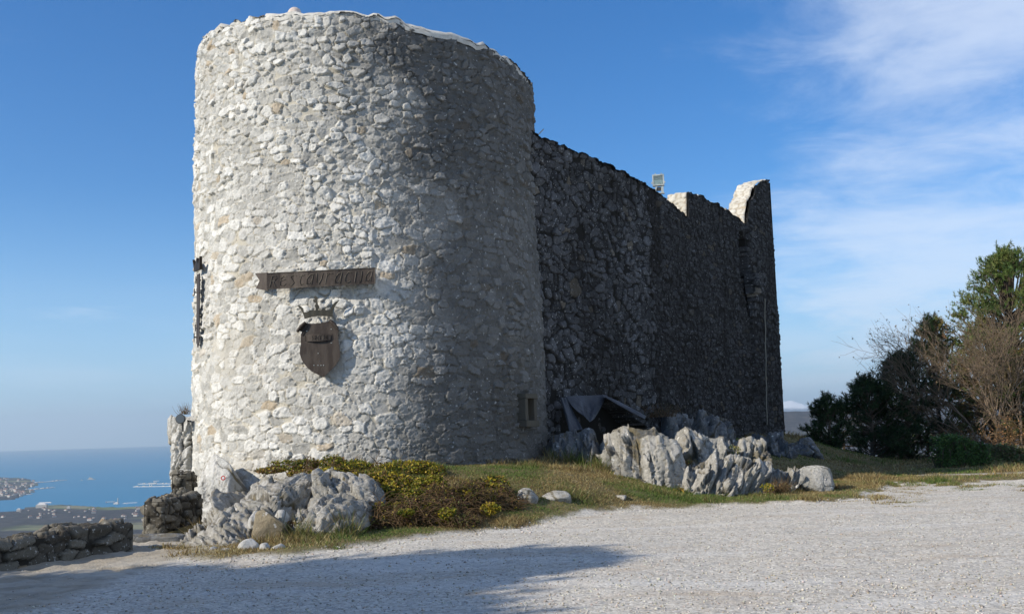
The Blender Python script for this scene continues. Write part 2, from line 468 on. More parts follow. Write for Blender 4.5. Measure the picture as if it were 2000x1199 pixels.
# ------------------------------------------------------------------ curtain wall
WA = Vector((0.35, 24.6, 0.0))
WB = Vector((9.55, 37.2, 0.0))
WD = (WB - WA).normalized(); WN = Vector((WD.y, -WD.x, 0))      # normal towards the car park
WL = (WB - WA).length
def wall_pt(s, z, off=0.0):
    p = WA + WD * s + WN * off
    return Vector((p.x, p.y, z))
def wall_at(px, py):
    """pixel -> (s, z) on the face of the curtain wall"""
    d = at(px, py, 10.0) - EYE
    # EYE + k d on plane through WA with normal WN
    k = (WA - EYE).dot(WN) / d.dot(WN)
    p = EYE + d * k
    return (Vector((p.x, p.y, 0)) - WA).dot(WD), p.z
def build_wall():
    t = thing('curtain_wall', 'long dark rubble curtain wall in shade running back from the round tower', 'wall', (WA.x, WA.y, 0))
    O = WA
    prof = [(-1.2, 8.85), (0, 8.86), (1.7, 8.83), (3.4, 8.80), (6.1, 8.65), (6.5, 8.60), (7.3, 8.46), (7.7, 8.34), (8.2, 8.20), (8.93, 8.10),
            (9.0, 8.84), (9.3, 8.93), (10.2, 8.90), (11.2, 8.83), (12.4, 8.70), (13.45, 8.55),
            (13.52, 8.95), (13.75, 9.35), (14.1, 9.62), (14.35, 9.98), (14.8, 10.22), (15.3, 10.42), (15.72, 10.42)]
    ps = np.array([p[0] for p in prof]); pz = np.array([p[1] for p in prof])
    ss = np.arange(-1.2, 15.721, 0.026)
    zz = np.arange(-0.3, 10.6, 0.026)
    S, Z = np.meshgrid(ss, zz)
    h, p, r1, r2, r3, e = masonry(S, Z, 0.26, 0.185, seed=103, drop=0.18, gap=0.06, soft=0.09, hmin=0.015, hmax=0.075, tilt=0.05, warp=0.12)
    h2, p2, q1, q2, q3, e2 = masonry(S, Z, 0.24, 0.145, seed=141, drop=0.15, gap=0.06, soft=0.12, hmin=0.01, hmax=0.05, tilt=0.03, warp=0.08)
    k = (S + 0.25 * vnoise(S * 2, Z * 2, seed=4)) > 6.3
    h = np.where(k, h2, h); p = np.where(k, p2, p); r1 = np.where(k, q1, r1); r3 = np.where(k, q3, r3)
    h = h + 0.08 * fbm(S * 0.4, Z * 0.4, octv=2, seed=108)
    h = h + 0.10 * sstep(S + 0.1 * vnoise(S, Z * 2, seed=9), 13.35, 13.5)
    # tall arched recess in the corner
    top = 8.22 - ((S - 13.02) / 0.30) ** 2 * 0.25
    rec = (S > 12.74) & (S < 13.34) & (Z < top) & (Z > 6.55)
    rec2 = rec & (Z > 7.35 - (S - 12.74) * 0.5)
    h = np.where(rec2, -0.85, np.where(rec, -0.30 + h, h))
    hz = np.interp(S, [1.0, 1.4, 3.6, 4.2, 5.6, 6.2], [0.9, 2.2, 2.42, 2.3, 1.5, 0.9]) + 0.08 * vnoise(S * 3, Z * 3, seed=77)
    h = np.where((Z < hz) & (S > 1.05) & (S < 6.1), -0.75 + 0.1 * vnoise(S * 4, Z * 4, seed=78), h)
    topz = np.interp(ss, ps, pz) + 0.05 * fbm(ss * 1.7, ss * 0, octv=4, seed=112) + 0.05 * np.maximum(vnoise(ss * 4, ss * 0, seed=15), 0) + 0.08 * (hrand(np.floor(ss / 0.29).astype(np.int64), np.zeros(len(ss), np.int64), 3, 8) - 0.4) + 0.05 * (hrand(np.floor(ss / 0.13).astype(np.int64), np.zeros(len(ss), np.int64), 4, 8) - 0.4)
    Zt = np.minimum(Z, topz[None, :])
    X = WD.x * S + WN.x * h; Y = WD.y * S + WN.y * h
    V = np.stack([X, Y, Zt], -1).reshape(-1, 3)
    st = np.stack([r1, p, r3], -1).reshape(-1, 3)
    shade_wear = np.clip(k * 0.62 + 0.5 * sstep(vnoise(S * 0.7, Z * 0.35, seed=31), 0.1, 0.6) * (~k) + sstep(np.abs(S - 6.6), 0.5, 0.1) * 0.5 * (Z > 6.0), 0, 1)
    shade_wear = np.where(rec2, 1.0, shade_wear)  # deep recess fully darkened in the colour to stand for its shade
    shade_wear = np.stack([shade_wear] * 3, -1).reshape(-1, 3)
    mesh_obj('masonry', V, grid_faces(len(ss), len(zz)), M['wall'], t, smooth=True, attrs={'st': st, 'shade_wear': shade_wear})
    # top and broken ends, laid along the profile
    seg = [0.0]
    for i in range(1, len(prof)):
        seg.append(seg[-1] + math.hypot(prof[i][0] - prof[i-1][0], prof[i][1] - prof[i-1][1]))
    q = np.arange(0, seg[-1], 0.03)
    sq = np.interp(q, seg, ps); zq = np.interp(q, seg, pz)
    zq = zq + (np.interp(sq, ss, topz) - np.interp(sq, ps, pz)) * (np.gradient(sq) > 0.015)
    ds, dz_ = np.gradient(sq), np.gradient(zq)
    L = np.hypot(ds, dz_) + 1e-6
    ns, nz = -dz_ / L, ds / L
    TW = 0.70
    tt = np.arange(0.03, TW, 0.03)
    Q, T = np.meshgrid(q, tt)
    hh, pp, a1, a2, a3, e_ = masonry(T, Q, 0.26, 0.13, seed=211, drop=0.15, gap=0.06, soft=0.12, hmin=0.0, hmax=0.05, tilt=0.04, warp=0.06)
    hh = hh + 0.03 * fbm(Q * 2, T * 2, octv=3, seed=212)
    hh[0] = -0.01
    X = WD.x * (sq + ns * hh) - WN.x * T; Y = WD.y * (sq + ns * hh) - WN.y * T; Zz = zq + nz * hh - 0.012
    V = np.stack([X, Y, Zz], -1).reshape(-1, 3)
    st = np.stack([a1, pp, a3], -1).reshape(-1, 3)
    mesh_obj('wall_top', V, grid_faces(len(q), len(tt))[:, ::-1].copy(), M['crenel'], t, smooth=True, attrs={'st': st, 'shade_wear': np.zeros((len(V), 3))})
    # rear face and the return wall at the far corner
    m = MB()
    def wp(s, o, z): return tuple(WD * s + WN * o + Vector((0, 0, z)))
    for (s0, z0), (s1, z1) in zip(prof[:-1], prof[1:]):
        if s1 - s0 < 1e-3: continue
        b = [wp(s0, -TW + 0.02, -0.3), wp(s1, -TW + 0.02, -0.3), wp(s1, -TW + 0.02, z1 - 0.02), wp(s0, -TW + 0.02, z0 - 0.02)]
        m.add(b, [(0, 1, 2, 3)])
    m.build('rear_face', M['wall'], t)
    c = MB(); e0 = 15.72
    for k2 in range(14):
        za, zb = -0.3 + k2 * 0.765, -0.3 + (k2 + 1) * 0.765
        za += 0; zb = min(zb, 10.40)
        c.add([wp(e0, 0.11, za), wp(e0, 0.11, zb), wp(e0, -TW + 0.02, zb), wp(e0, -TW + 0.02, za)], [(0, 1, 2, 3)])
    c.build('return_face', M['wall'], t)
    # corbelled latrine shelf below the recess
    n1_, n2_ = 34, 60
    a = np.linspace(-1, 1, n1_); b = np.linspace(0, 1, n2_)
    A, B = np.meshgrid(a, b)
    wdt = 0.26 + 0.30 * sstep(B, 0.0, 0.75); out = 0.04 + 0.46 * sstep(B, 0.0, 0.8)
    step_ = np.floor(B * 6) / 6
    wdt = 0.24 + 0.32 * sstep(step_, -0.1, 0.7); out = 0.06 + 0.40 * sstep(step_, -0.1, 0.7)
    Sx = 13.55 + A * wdt; Zx = 5.25 + B * 1.5
    env = (1 - np.abs(A) ** 6)
    hh2, pp2, c1, c2, c3, e3 = masonry(Sx + 50, Zx, 0.22, 0.25, seed=311, drop=0.0, gap=0.05, soft=0.1, hmin=0.0, hmax=0.03)
    Ox = -0.05 + (out + hh2) * env + 0.10
    Ox[-1] = -0.05
    V = np.stack([WD.x * Sx + WN.x * Ox, WD.y * Sx + WN.y * Ox, Zx + 0 * Sx], -1).reshape(-1, 3)
    st = np.stack([c1, pp2, c3], -1).reshape(-1, 3)
    mesh_obj('corbelled_bracket', V, grid_faces(n1_, n2_), M['wall'], t, smooth=True, attrs={'st': st, 'shade_wear': np.zeros((len(V), 3))})
    return t
build_wall()

# ------------------------------------------------------------------ ground
EDGE = [(-30, 11.0), (-4.9, 13.9), (-3.9, 13.35), (-3.06, 13.7), (-2.26, 14.7), (-1.2, 16.2), (-0.1, 17.1), (0.9, 18.6), (1.8, 19.5), (3.9, 20.2), (5.8, 20.0),
        (7.0, 21.2), (8.0, 23.0), (9.2, 25.0), (10.2, 24.6), (11.8, 24.4), (20, 24.0), (60, 24)]
EX = np.array([e[0] for e in EDGE]); EY = np.array([e[1] for e in EDGE])
def castle_dist(x, y):
    d1 = np.hypot(x - TC.x, y - TC.y) - 4.3
    px, py = x - WA.x, y - WA.y
    s = np.clip(px * WD.x + py * WD.y, 0, WL)
    side = (px * WN.x + py * WN.y)
    d2 = np.hypot(px - WD.x * s, py - WD.y * s)
    d2 = np.where(side < 0, 0.0 * d2, d2) * np.where((side < 0) & ((px * WD.x + py * WD.y) > WL), 1, 1)
    d2 = np.hypot(px - WD.x * s, py - WD.y * s)
    inside = (side < 0) & (y > 24)
    return np.where(inside, np.minimum(d1, d2) * 0.3, np.minimum(d1, d2))
def left_edge(y):
    return np.where(y < 15.6, -7.2 - (13.28 - y) * 0.433, -7.2 + 1.0 + (y - 15.6) * 0.02)
def ground_z(x, y):
    x = np.asarray(x, float); y = np.asarray(y, float)
    d = castle_dist(x, y)
    z = 0.80 * (1 - sstep(d, 0.2, 4.6)) * sstep(x, -5.9, -3.6) + 0.25 * (1 - sstep(d, 0, 2)) * sstep(x, 1, 5)
    e = y - np.interp(x, EX, EY)
    z = z * sstep(e, -0.2, 1.6)
    z = z + 0.05 * sstep(e, 0.0, 0.5) * sstep(x, -5.2, -3.8)
    z = z + 0.05 * fbm(x * 0.35, y * 0.35, octv=3, seed=401) + 0.02 * fbm(x * 2.2, y * 2.2, octv=3, seed=402) * sstep(e, -0.1, 0.4)
    # falls away beyond the parapet on the left, behind the castle and beyond the fence on the right
    dl = left_edge(y) - x
    z = z - np.maximum(dl, 0) * 0.75
    z = z - np.maximum(16.6 - x * 0 - 16.6 + (y - 16.9), 0) * 0.55 * (1 - sstep(x, -6.6, -5.0)) * (dl <= 0)
    back = y - (41.5 + 0.0 * x)
    z = z - np.maximum(back, 0) * 0.5
    rr = x - 30
    z = z - np.maximum(rr, 0) * 0.3
    return z

def lines(a, lo, hi, b, fine, growth=1.12):
    mid = list(np.arange(lo, hi, fine))
    r = []; p = hi; s = fine
    while p < b: r.append(p); s = min(s * growth, 3.0); p += s
    l = []; p = lo; s = fine
    while p > a: s = min(s * growth, 3.0); p -= s; l.append(p)
    return np.array(l[::-1] + mid + r)

def build_ground():
    xs = lines(-70, -8.5, 13.5, 75, 0.055); ys = lines(-45, 7.5, 30.5, 95, 0.055)
    X, Y = np.meshgrid(xs, ys)
    Z = ground_z(X, Y)
    e = Y - np.interp(X, EX, EY)
    wob = 0.5 * fbm(X * 0.9, Y * 0.9, octv=4, seed=410) + 0.25 * vnoise(X * 4, Y * 4, seed=411)
    grass = sstep(e + wob * (0.7 + 1.2 * sstep(X, 5, 9)), 0.05, 0.55)
    grass = np.where(X < left_edge(Y) - 0.2, 1.0, grass)
    path = sstep(-X, 3.9, 5.3) * (1 - sstep(Y, 16.5, 18.5)) * (X > left_edge(Y) - 0.6) * sstep(Y + 0.55 * (X + 8), 10.6, 12.2)
    grass = grass * (1 - path)
    # flagstones on the path, loose gravel elsewhere
    hf, pf, f1, f2, f3, _ = masonry(X * 0.92 + Y * 0.4, Y * 0.92 - X * 0.4, 0.62, 0.42, seed=420, drop=0.1, gap=0.04, soft=0.05, hmin=0.0, hmax=0.025, tilt=0.02, warp=0.25)
    Z = Z + path * hf * 0.9 + (1 - path) * (1 - grass) * 0.006 * vnoise(X * 11, Y * 11, seed=421)
    # pale strip of bare gravel in the grass on the right
    strip = sstep(1 - np.abs((Y - 27.9 - 0.02 * X) / 0.45), 0, 0.5) * sstep(X, 10.2, 11.5) * (1 - sstep(X, 14.5, 16))
    grass = np.clip(grass - strip * (0.6 + 0.5 * vnoise(X * 2, Y * 2, seed=5)), 0, 1)
    V = np.stack([X, Y, Z], -1).reshape(-1, 3)
    A = np.stack([grass, path, pf], -1).reshape(-1, 3)
    B = np.stack([f1, f2, f3], -1).reshape(-1, 3)
    m, n = new_mat('car_park_ground')
    pos = n.add('ShaderNodeNewGeometry').outputs['Position']
    g, pth, pst = n.add('ShaderNodeSeparateColor', {0: n.add('ShaderNodeAttribute', attribute_name='mask').outputs['Color']}).outputs
    s1, s2, s3 = n.add('ShaderNodeSeparateColor', {0: n.add('ShaderNodeAttribute', attribute_name='flag').outputs['Color']}).outputs
    vor = n.add('ShaderNodeTexVoronoi', {'Vector': pos, 'Scale': 34.0, 'Randomness': 1.0})
    vor2 = n.add('ShaderNodeTexVoronoi', {'Vector': pos, 'Scale': 15.0, 'Randomness': 1.0})
    sp = n.add('ShaderNodeSeparateColor', {0: vor.outputs['Color']}).outputs
    sp2 = n.add('ShaderNodeSeparateColor', {0: vor2.outputs['Color']}).outputs
    grav = n.ramp(sp[0], [(0.0, (0.31, 0.28, 0.235)), (0.3, (0.46, 0.425, 0.365)), (0.7, (0.55, 0.515, 0.45)), (1.0, (0.66, 0.625, 0.555))])
    grav = n.mix(n.math('MULTIPLY', n.step(sp2[1], 0.80, 0.9), 0.5), grav, (0.27, 0.265, 0.26))
    earth = n.noise(n.add('ShaderNodeMapping', {'Vector': pos, 'Scale': (0.55, 1.3, 1)}).outputs[0], 0.9, 6.0, 0.62, 0.8)
    grav = n.mix(n.math('MULTIPLY', n.step(earth, 0.52, 0.68), 0.75), grav, (0.43, 0.36, 0.28))
    fine_ = n.noise(pos, 2.4, 7.0, 0.7)
    grav = n.mix(n.math('MULTIPLY', n.step(fine_, 0.42, 0.66), 0.30), grav, (0.36, 0.34, 0.31))
    tr = n.noise(n.add('ShaderNodeMapping', {'Vector': pos, 'Scale': (0.35, 1.8, 1), 'Rotation': (0, 0, 0.25)}).outputs[0], 0.6, 4.0, 0.5)
    grav = n.mix(n.math('MULTIPLY', n.step(tr, 0.5, 0.7), 0.35), grav, (0.62, 0.61, 0.58))
    sx_ = n.add('ShaderNodeSeparateXYZ', {0: pos}).outputs
    for (k0, k1, k2) in ((11.6, 0.16, 0.012), (13.2, 0.14, 0.012), (16.0, 0.30, 0.0), (17.7, 0.28, 0.0)):
        f_ = n.math('MULTIPLY_ADD', sx_[0], k1, k0)
        f_ = n.math('ADD', f_, n.math('MULTIPLY', n.math('MULTIPLY', sx_[0], sx_[0]), k2))
        f_ = n.math('ADD', f_, n.math('MULTIPLY', n.noise(pos, 0.5, 3.0), 0.9))
        dd = n.math('ABSOLUTE', n.math('SUBTRACT', sx_[1], f_))
        tm = n.math('MULTIPLY', n.math('SUBTRACT', 1.0, n.step(dd, 0.10, 0.34)), n.step(n.noise(pos, 1.1, 5.0, 0.7), 0.35, 0.6))
        grav = n.mix(n.math('MULTIPLY', tm, 0.32), grav, (0.40, 0.355, 0.29))
    flag = n.mix(s1, (0.33, 0.29, 0.23), (0.52, 0.49, 0.43))
    flag = n.mix(n.noise(pos, 6.0, 6.0, 0.7), tuple((0.30, 0.26, 0.20)), flag)
    flag = n.mix(n.math('MULTIPLY', n.math('SUBTRACT', 1.0, pst), 0.55), flag, (0.22, 0.19, 0.14))
    soil = n.ramp(n.noise(pos, 3.0, 7.0, 0.7), [(0.3, (0.10, 0.075, 0.042)), (0.5, (0.15, 0.125, 0.06)), (0.7, (0.21, 0.175, 0.095))])
    c = n.mix(n.step(pth, 0.3, 0.75), grav, flag)
    c = n.mix(g, c, soil)
    h = n.math('ADD', n.math('MULTIPLY', vor.outputs['Distance'], -0.9), n.math('MULTIPLY', vor2.outputs['Distance'], -0.6))
    h = n.math('ADD', h, n.math('MULTIPLY', n.noise(pos, 45.0, 4.0, 0.7), 0.5))
    finish(n, c, 0.95, h, 0.006, 0.1)
    M['ground'] = m
    o = mesh_obj('ground', V, grid_faces(len(xs), len(ys)), m, None, smooth=True, attrs={'mask': A, 'flag': B})
    tag(o, kind='structure')
    return o
build_ground()

# ------------------------------------------------------------------ far country, sea, hills
SEA = -380.0
def poly_w(pts, z=SEA):
    return [tuple(at_z(px, py, z))[:2] for px, py in pts]
def poly_sd(X, Y, P):
    """signed distance, positive inside"""
    d = np.full(X.shape, 1e12); ins = np.zeros(X.shape, bool)
    n = len(P)
    for i in range(n):
        x0, y0 = P[i]; x1, y1 = P[(i + 1) % n]
        ex, ey = x1 - x0, y1 - y0
        t = np.clip(((X - x0) * ex + (Y - y0) * ey) / (ex * ex + ey * ey), 0, 1)
        d = np.minimum(d, (X - x0 - t * ex) ** 2 + (Y - y0 - t * ey) ** 2)
        c = ((y0 > Y) != (y1 > Y)) & (X < (x1 - x0) * (Y - y0) / (y1 - y0 + 1e-9) + x0)
        ins ^= c
    return np.where(ins, 1, -1) * np.sqrt(d)

PENIN = poly_w([(-260, 985), (-60, 985), (0, 978), (28, 975), (52, 966), (70, 960), (48, 955), (62, 952), (80, 946), (66, 941), (58, 936), (40, 933), (20, 933), (-40, 930), (-150, 930), (-300, 940)])
COAST = poly_w([(-500, 1022), (-200, 1010), (-60, 1003), (0, 1000), (25, 998), (50, 991), (85, 987), (120, 985), (150, 987), (175, 989), (205, 990), (240, 990), (285, 988), (330, 988), (420, 988), (520, 984)])
COAST_POLY = [(-60000, 500)] + [(-30000, COAST[0][1])] + COAST + [(9000, 16000), (9000, 60000), (60000, 60000), (60000, -5000), (-60000, -5000)]

def far_z(X, Y):
    r = np.hypot(X, Y)
    drop = -9 - 366 * sstep(np.log(np.maximum(r, 60)), math.log(70), math.log(2300))
    z = drop + 26 * fbm(X / 900, Y / 900, octv=5, seed=501) * sstep(r, 150, 2500) * (1 - 0.5 * sstep(r, 3500, 6000))
    sd = poly_sd(X, Y, COAST_POLY)
    z = np.maximum(z, np.where(sd > 0, SEA + 4, -9999))
    z = np.where(sd > 0, z, SEA - 12)
    sh = sstep(sd, 0, 700)
    z = np.where(sd > 0, (SEA + 3) * (1 - sh) + z * sh, z)
    # hills inland on the right
    az = X / np.maximum(Y, 1)
    hill = sstep(az, 0.10, 0.26) * (sstep(r, 3500, 8300) * (505 + 120 * fbm(az * 11, az * 0, octv=4, seed=505)) * (1 - 0.4 * sstep(r, 9000, 20000)))
    hill = hill * (1 + 0.20 * fbm(X / 1500, Y / 1500, octv=5, seed=506))
    z = z + hill * (sd > 0)
    ps = poly_sd(X, Y, PENIN)
    k = ps > 0
    z = np.where(k, SEA + 4 + 62 * sstep(ps, 60, 1000) * (1 + 0.3 * fbm(X / 500, Y / 500, octv=3, seed=507)), z)
    return z

def build_far():
    nr, na = 560, 520
    r = np.exp(np.linspace(math.log(64), math.log(61000), nr))
    a = np.radians(np.linspace(-44, 44, na))
    A, R = np.meshgrid(a, r)
    X, Y = np.sin(A) * R, np.cos(A) * R
    Z = far_z(X, Y)
    V = np.stack([X, Y, Z], -1).reshape(-1, 3)
    m, n = new_mat('winter_country')
    pos = n.add('ShaderNodeNewGeometry').outputs['Position']
    wood = n.noise(n.add('ShaderNodeMapping', {'Vector': pos, 'Scale': (0.6, 1.0, 1.0)}).outputs[0], 0.0011, 8.0, 0.60, 0.4)
    vor = n.add('ShaderNodeTexVoronoi', {'Vector': pos, 'Scale': 0.0045, 'Randomness': 1.0}).outputs['Color']
    vs = n.add('ShaderNodeSeparateColor', {0: vor}).outputs
    field = n.ramp(vs[0], [(0.0, (0.10, 0.13, 0.055)), (0.35, (0.17, 0.175, 0.09)), (0.6, (0.21, 0.19, 0.12)), (1.0, (0.12, 0.155, 0.07))])
    trees = n.ramp(n.noise(pos, 0.012, 7.0, 0.7), [(0.3, (0.022, 0.025, 0.028)), (0.55, (0.050, 0.048, 0.05)), (0.75, (0.10, 0.085, 0.075))])
    c = n.mix(n.step(wood, 0.53, 0.60), trees, field)
    scrub = n.step(n.noise(pos, 0.03, 6.0, 0.75), 0.55, 0.72)
    c = n.mix(n.math('MULTIPLY', scrub, 0.6), c, (0.20, 0.17, 0.14))
    finish(n, c, 0.95, None, spec=0.1)
    M['country'] = m
    tag(mesh_obj('terrain', V, grid_faces(na, nr)[:, ::-1].copy(), m, None, smooth=True), kind='structure')
    # sea
    nr2, na2 = 90, 90
    r = np.exp(np.linspace(math.log(2500), math.log(60800), nr2)); a = np.radians(np.linspace(-46, 46, na2))
    A, R = np.meshgrid(a, r)
    V = np.stack([np.sin(A) * R, np.cos(A) * R, 0 * R + SEA], -1).reshape(-1, 3)
    m, n = new_mat('sea_water')
    pos = n.add('ShaderNodeNewGeometry').outputs['Position']
    sl = n.noise(n.add('ShaderNodeMapping', {'Vector': pos, 'Scale': (0.25, 1.0, 1.0), 'Rotation': (0, 0, 0.2)}).outputs[0], 0.0009, 6.0, 0.6, 0.6)
    c = n.mix(sl, (0.016, 0.14, 0.26), (0.035, 0.21, 0.35))
    wv = n.noise(pos, 0.05, 5.0, 0.6)
    finish(n, c, 0.42, wv, 2.0, 0.18)
    tag(mesh_obj('sea', V, grid_faces(na2, nr2)[:, ::-1].copy(), m, None, smooth=True), kind='structure')
    # snow range on the skyline, far inland
    nx, ny = 420, 40
    xs = np.linspace(6000, 22000, nx); tt = np.linspace(-1, 1, ny)
    Xm, T = np.meshgrid(xs, tt)
    ridge = 600 + 90 * np.sin((Xm - 9500) / 1100) * (Xm > 9000) + 230 * fbm(Xm / 1500, T * 0 + 2, octv=5, seed=601, ridged=True)
    Zm = SEA + (ridge - SEA) * (1 - np.abs(T) ** 1.3) + 120 * fbm(Xm / 500, T * 4, octv=4, seed=602) * (1 - np.abs(T))
    Ym = 45000 + T * 4000
    V = np.stack([Xm, Ym, Zm], -1).reshape(-1, 3)
    m, n = new_mat('snow_and_rock')
    pos = n.add('ShaderNodeNewGeometry').outputs['Position']
    z_ = n.add('ShaderNodeSeparateXYZ', {0: pos}).outputs[2]
    k = n.step(n.math('ADD', z_, n.math('MULTIPLY', n.noise(pos, 0.0008, 6.0, 0.7), 500.0)), 700.0, 850.0)
    c = n.mix(k, (0.10, 0.11, 0.14), (0.86, 0.87, 0.90))
    finish(n, c, 0.9)
    tag(mesh_obj('snow_mountains', V, grid_faces(nx, ny), m, None, smooth=True), kind='structure')
    # haze
    hb = MB(); hb.box((0, 29500, (SEA - 30 + 1400) / 2), (66000, 67000, 1400 - SEA + 30))
    m, n = new_mat('haze_air')
    v = n.add('ShaderNodeVolumePrincipled', {'Color': (0.72, 0.88, 1.0, 1.0), 'Density': 3.1e-5, 'Anisotropy': 0.25})
    n.add('ShaderNodeOutputMaterial', {'Volume': v.outputs[0]})
    tag(hb.build('haze', m), kind='stuff')
build_far()
# ------------------------------------------------------------------ limestone rocks
def rock_mat(name, base, light, dark, moss=0.35):
    m, n = new_mat(name)
    geo = n.add('ShaderNodeNewGeometry')
    pos = geo.outputs['Position']
    cav = n.add('ShaderNodeSeparateColor', {0: n.add('ShaderNodeAttribute', attribute_name='rk').outputs['Color']}).outputs
    sv = n.add('ShaderNodeMapping', {'Vector': pos, 'Scale': (1.0, 1.0, 0.35)}).outputs[0]
    a = n.noise(sv, 3.0, 8.0, 0.62, 0.5)
    c = n.mix(n.step(a, 0.38, 0.62), base, light)
    b = n.noise(pos, 14.0, 6.0, 0.7)
    c = n.mix(n.math('MULTIPLY', n.step(b, 0.50, 0.64), 0.5), c, dark)
    wsp = n.noise(n.add('ShaderNodeVectorMath', {0: pos, 1: (3.1, 8.2, 5.5)}, operation='ADD').outputs[0], 9.0, 3.0, 0.5)
    c = n.mix(n.math('MULTIPLY', n.step(wsp, 0.64, 0.70), 0.7), c, (0.72, 0.71, 0.68))
    up = n.add('ShaderNodeSeparateXYZ', {0: geo.outputs['Normal']}).outputs[2]
    mo = n.math('MULTIPLY', n.step(n.math('ADD', n.math('MULTIPLY', up, 0.25), n.noise(pos, 4.0, 6.0, 0.7)), 0.70, 0.80), moss)
    mo = n.math('MAXIMUM', mo, n.math('MULTIPLY', cav[0], n.math('MULTIPLY', n.step(n.noise(pos, 2.5, 5.0, 0.7), 0.45, 0.6), 0.8)))
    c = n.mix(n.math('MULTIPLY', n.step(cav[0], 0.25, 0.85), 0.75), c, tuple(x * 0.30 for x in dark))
    c = n.mix(mo, c, n.mix(n.noise(pos, 8.0), (0.13, 0.11, 0.035), (0.22, 0.16, 0.08)))
    sp = n.noise(pos, 55.0, 4.0, 0.65)
    c = n.mix(n.math('MULTIPLY', n.step(sp, 0.5, 0.68), 0.30), c, tuple(x * 0.45 for x in base))
    h = n.math('ADD', n.noise(pos, 18.0, 7.0, 0.72), n.math('MULTIPLY', n.noise(sv, 60.0, 4.0, 0.7), 0.4))
    finish(n, c, 0.9, h, 0.04, 0.2)
    return m
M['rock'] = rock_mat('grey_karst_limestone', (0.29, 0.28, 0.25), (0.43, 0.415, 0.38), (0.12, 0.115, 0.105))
M['rock_shade'] = rock_mat('shaded_karst_limestone', (0.12, 0.122, 0.125), (0.22, 0.225, 0.225), (0.05, 0.05, 0.05), moss=0.5)  # darker copy of the limestone with shade put into its colour
M['rock_white'] = rock_mat('whitewashed_rock', (0.44, 0.435, 0.41), (0.60, 0.585, 0.55), (0.25, 0.245, 0.23), moss=0.10)
M['sandstone'] = rock_mat('brown_sandstone', (0.27, 0.225, 0.15), (0.33, 0.28, 0.195), (0.19, 0.155, 0.105), moss=0.05)

_ICO = {}
def ico(sub):
    if sub not in _ICO:
        bm = bmesh.new()
        bmesh.ops.create_icosphere(bm, subdivisions=sub, radius=1.0)
        v = np.array([x.co[:] for x in bm.verts]); f = np.array([[q.index for q in x.verts] for x in bm.faces])
        bm.free(); _ICO[sub] = (v, f)
    return _ICO[sub]

def lobe(c, size, seed, sub=6, facets=16, groove=0.10, crack=0.10, rough=0.05, rotz=0.0, tiltx=0.0, p=12, squash=None, gscale=3.2):
    v, f = ico(sub)
    r = np.random.default_rng(seed)
    n = r.normal(size=(facets, 3)); n /= np.linalg.norm(n, axis=1)[:, None]
    d = r.uniform(0.74, 1.0, facets)
    dots = np.maximum(v @ n.T, 0) / d
    rad = (np.sum(dots ** p, 1) + 0.6 ** p) ** (-1 / p)
    rad = np.minimum(rad, 1.35)
    P = v * rad[:, None] * np.array(size)
    cz, sz = math.cos(rotz), math.sin(rotz); cx_, sx_ = math.cos(tiltx), math.sin(tiltx)
    # tilt about y (lean sideways) then turn
    x = P[:, 0] * cx_ + P[:, 2] * sx_; z = -P[:, 0] * sx_ + P[:, 2] * cx_; y = P[:, 1]
    P = np.stack([x * cz - y * sz, x * sz + y * cz, z], 1)
    N = v / np.array(size); 
    N = np.stack([N[:, 0] * cx_ + N[:, 2] * sx_, N[:, 1], -N[:, 0] * sx_ + N[:, 2] * cx_], 1)
    N = np.stack([N[:, 0] * cz - N[:, 1] * sz, N[:, 0] * sz + N[:, 1] * cz, N[:, 2]], 1)
    N /= np.linalg.norm(N, axis=1)[:, None]
    W = P + np.array(c)
    X, Y, Z = W[:, 0], W[:, 1], W[:, 2]
    s = min(size)
    wx = X + 0.15 * fbm(X * 2, Y * 2, Z * 2, 3, seed + 1); wy = Y + 0.15 * fbm(X * 2, Y * 2, Z * 2, 3, seed + 2); wz = Z + 0.1 * vnoise(X * 2, Y * 2, Z * 2, seed + 3)
    g1 = fbm(wx * gscale, wy * gscale, wz * gscale * 0.28, 4, seed + 10, ridged=True)
    big = fbm(X * 1.1, Y * 1.1, Z * 0.8, 3, seed + 4)
    c1 = np.abs(vnoise(wx * 2.0, wy * 2.0, wz * 0.7, seed + 20)); c2 = np.abs(vnoise(wx * 3.6 + 4, wy * 3.6, wz * 3.2, seed + 21))
    c3 = np.abs(vnoise(wx * 8.0 + 4, wy * 8.0, wz * 6.0, seed + 25))
    ck = np.maximum(1 - sstep(c1, 0.0, 0.09), 0.55 * (1 - sstep(c2, 0.0, 0.07)))
    ck = np.maximum(ck, 0.25 * (1 - sstep(c3, 0.0, 0.10)))
    fine = fbm(X * 9, Y * 9, Z * 7, 4, seed + 30, ridged=True)
    disp = s * (0.16 * big + groove * (g1 - 0.1) - crack * ck * 1.15 + rough * fine)
    W = W + N * disp[:, None]
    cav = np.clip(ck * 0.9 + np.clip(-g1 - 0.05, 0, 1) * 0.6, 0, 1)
    return W, f, cav

def rock(name, label, lobes, mat, group=None, cat='rock'):
    V, F, C, b = [], [], [], 0
    for L in lobes:
        w_, f_, c_ = L
        V.append(w_); F.append(f_ + b); C.append(c_); b += len(w_)
    V = np.concatenate(V); F = np.concatenate(F); C = np.concatenate(C)
    org = np.array([V[:, 0].mean(), V[:, 1].mean(), V[:, 2].min()])
    o = mesh_obj(name, V - org, F, mat, None, smooth=False, attrs={'rk': np.stack([C] * 3, 1)})
    o.location = org
    return tag(o, label, cat, group)

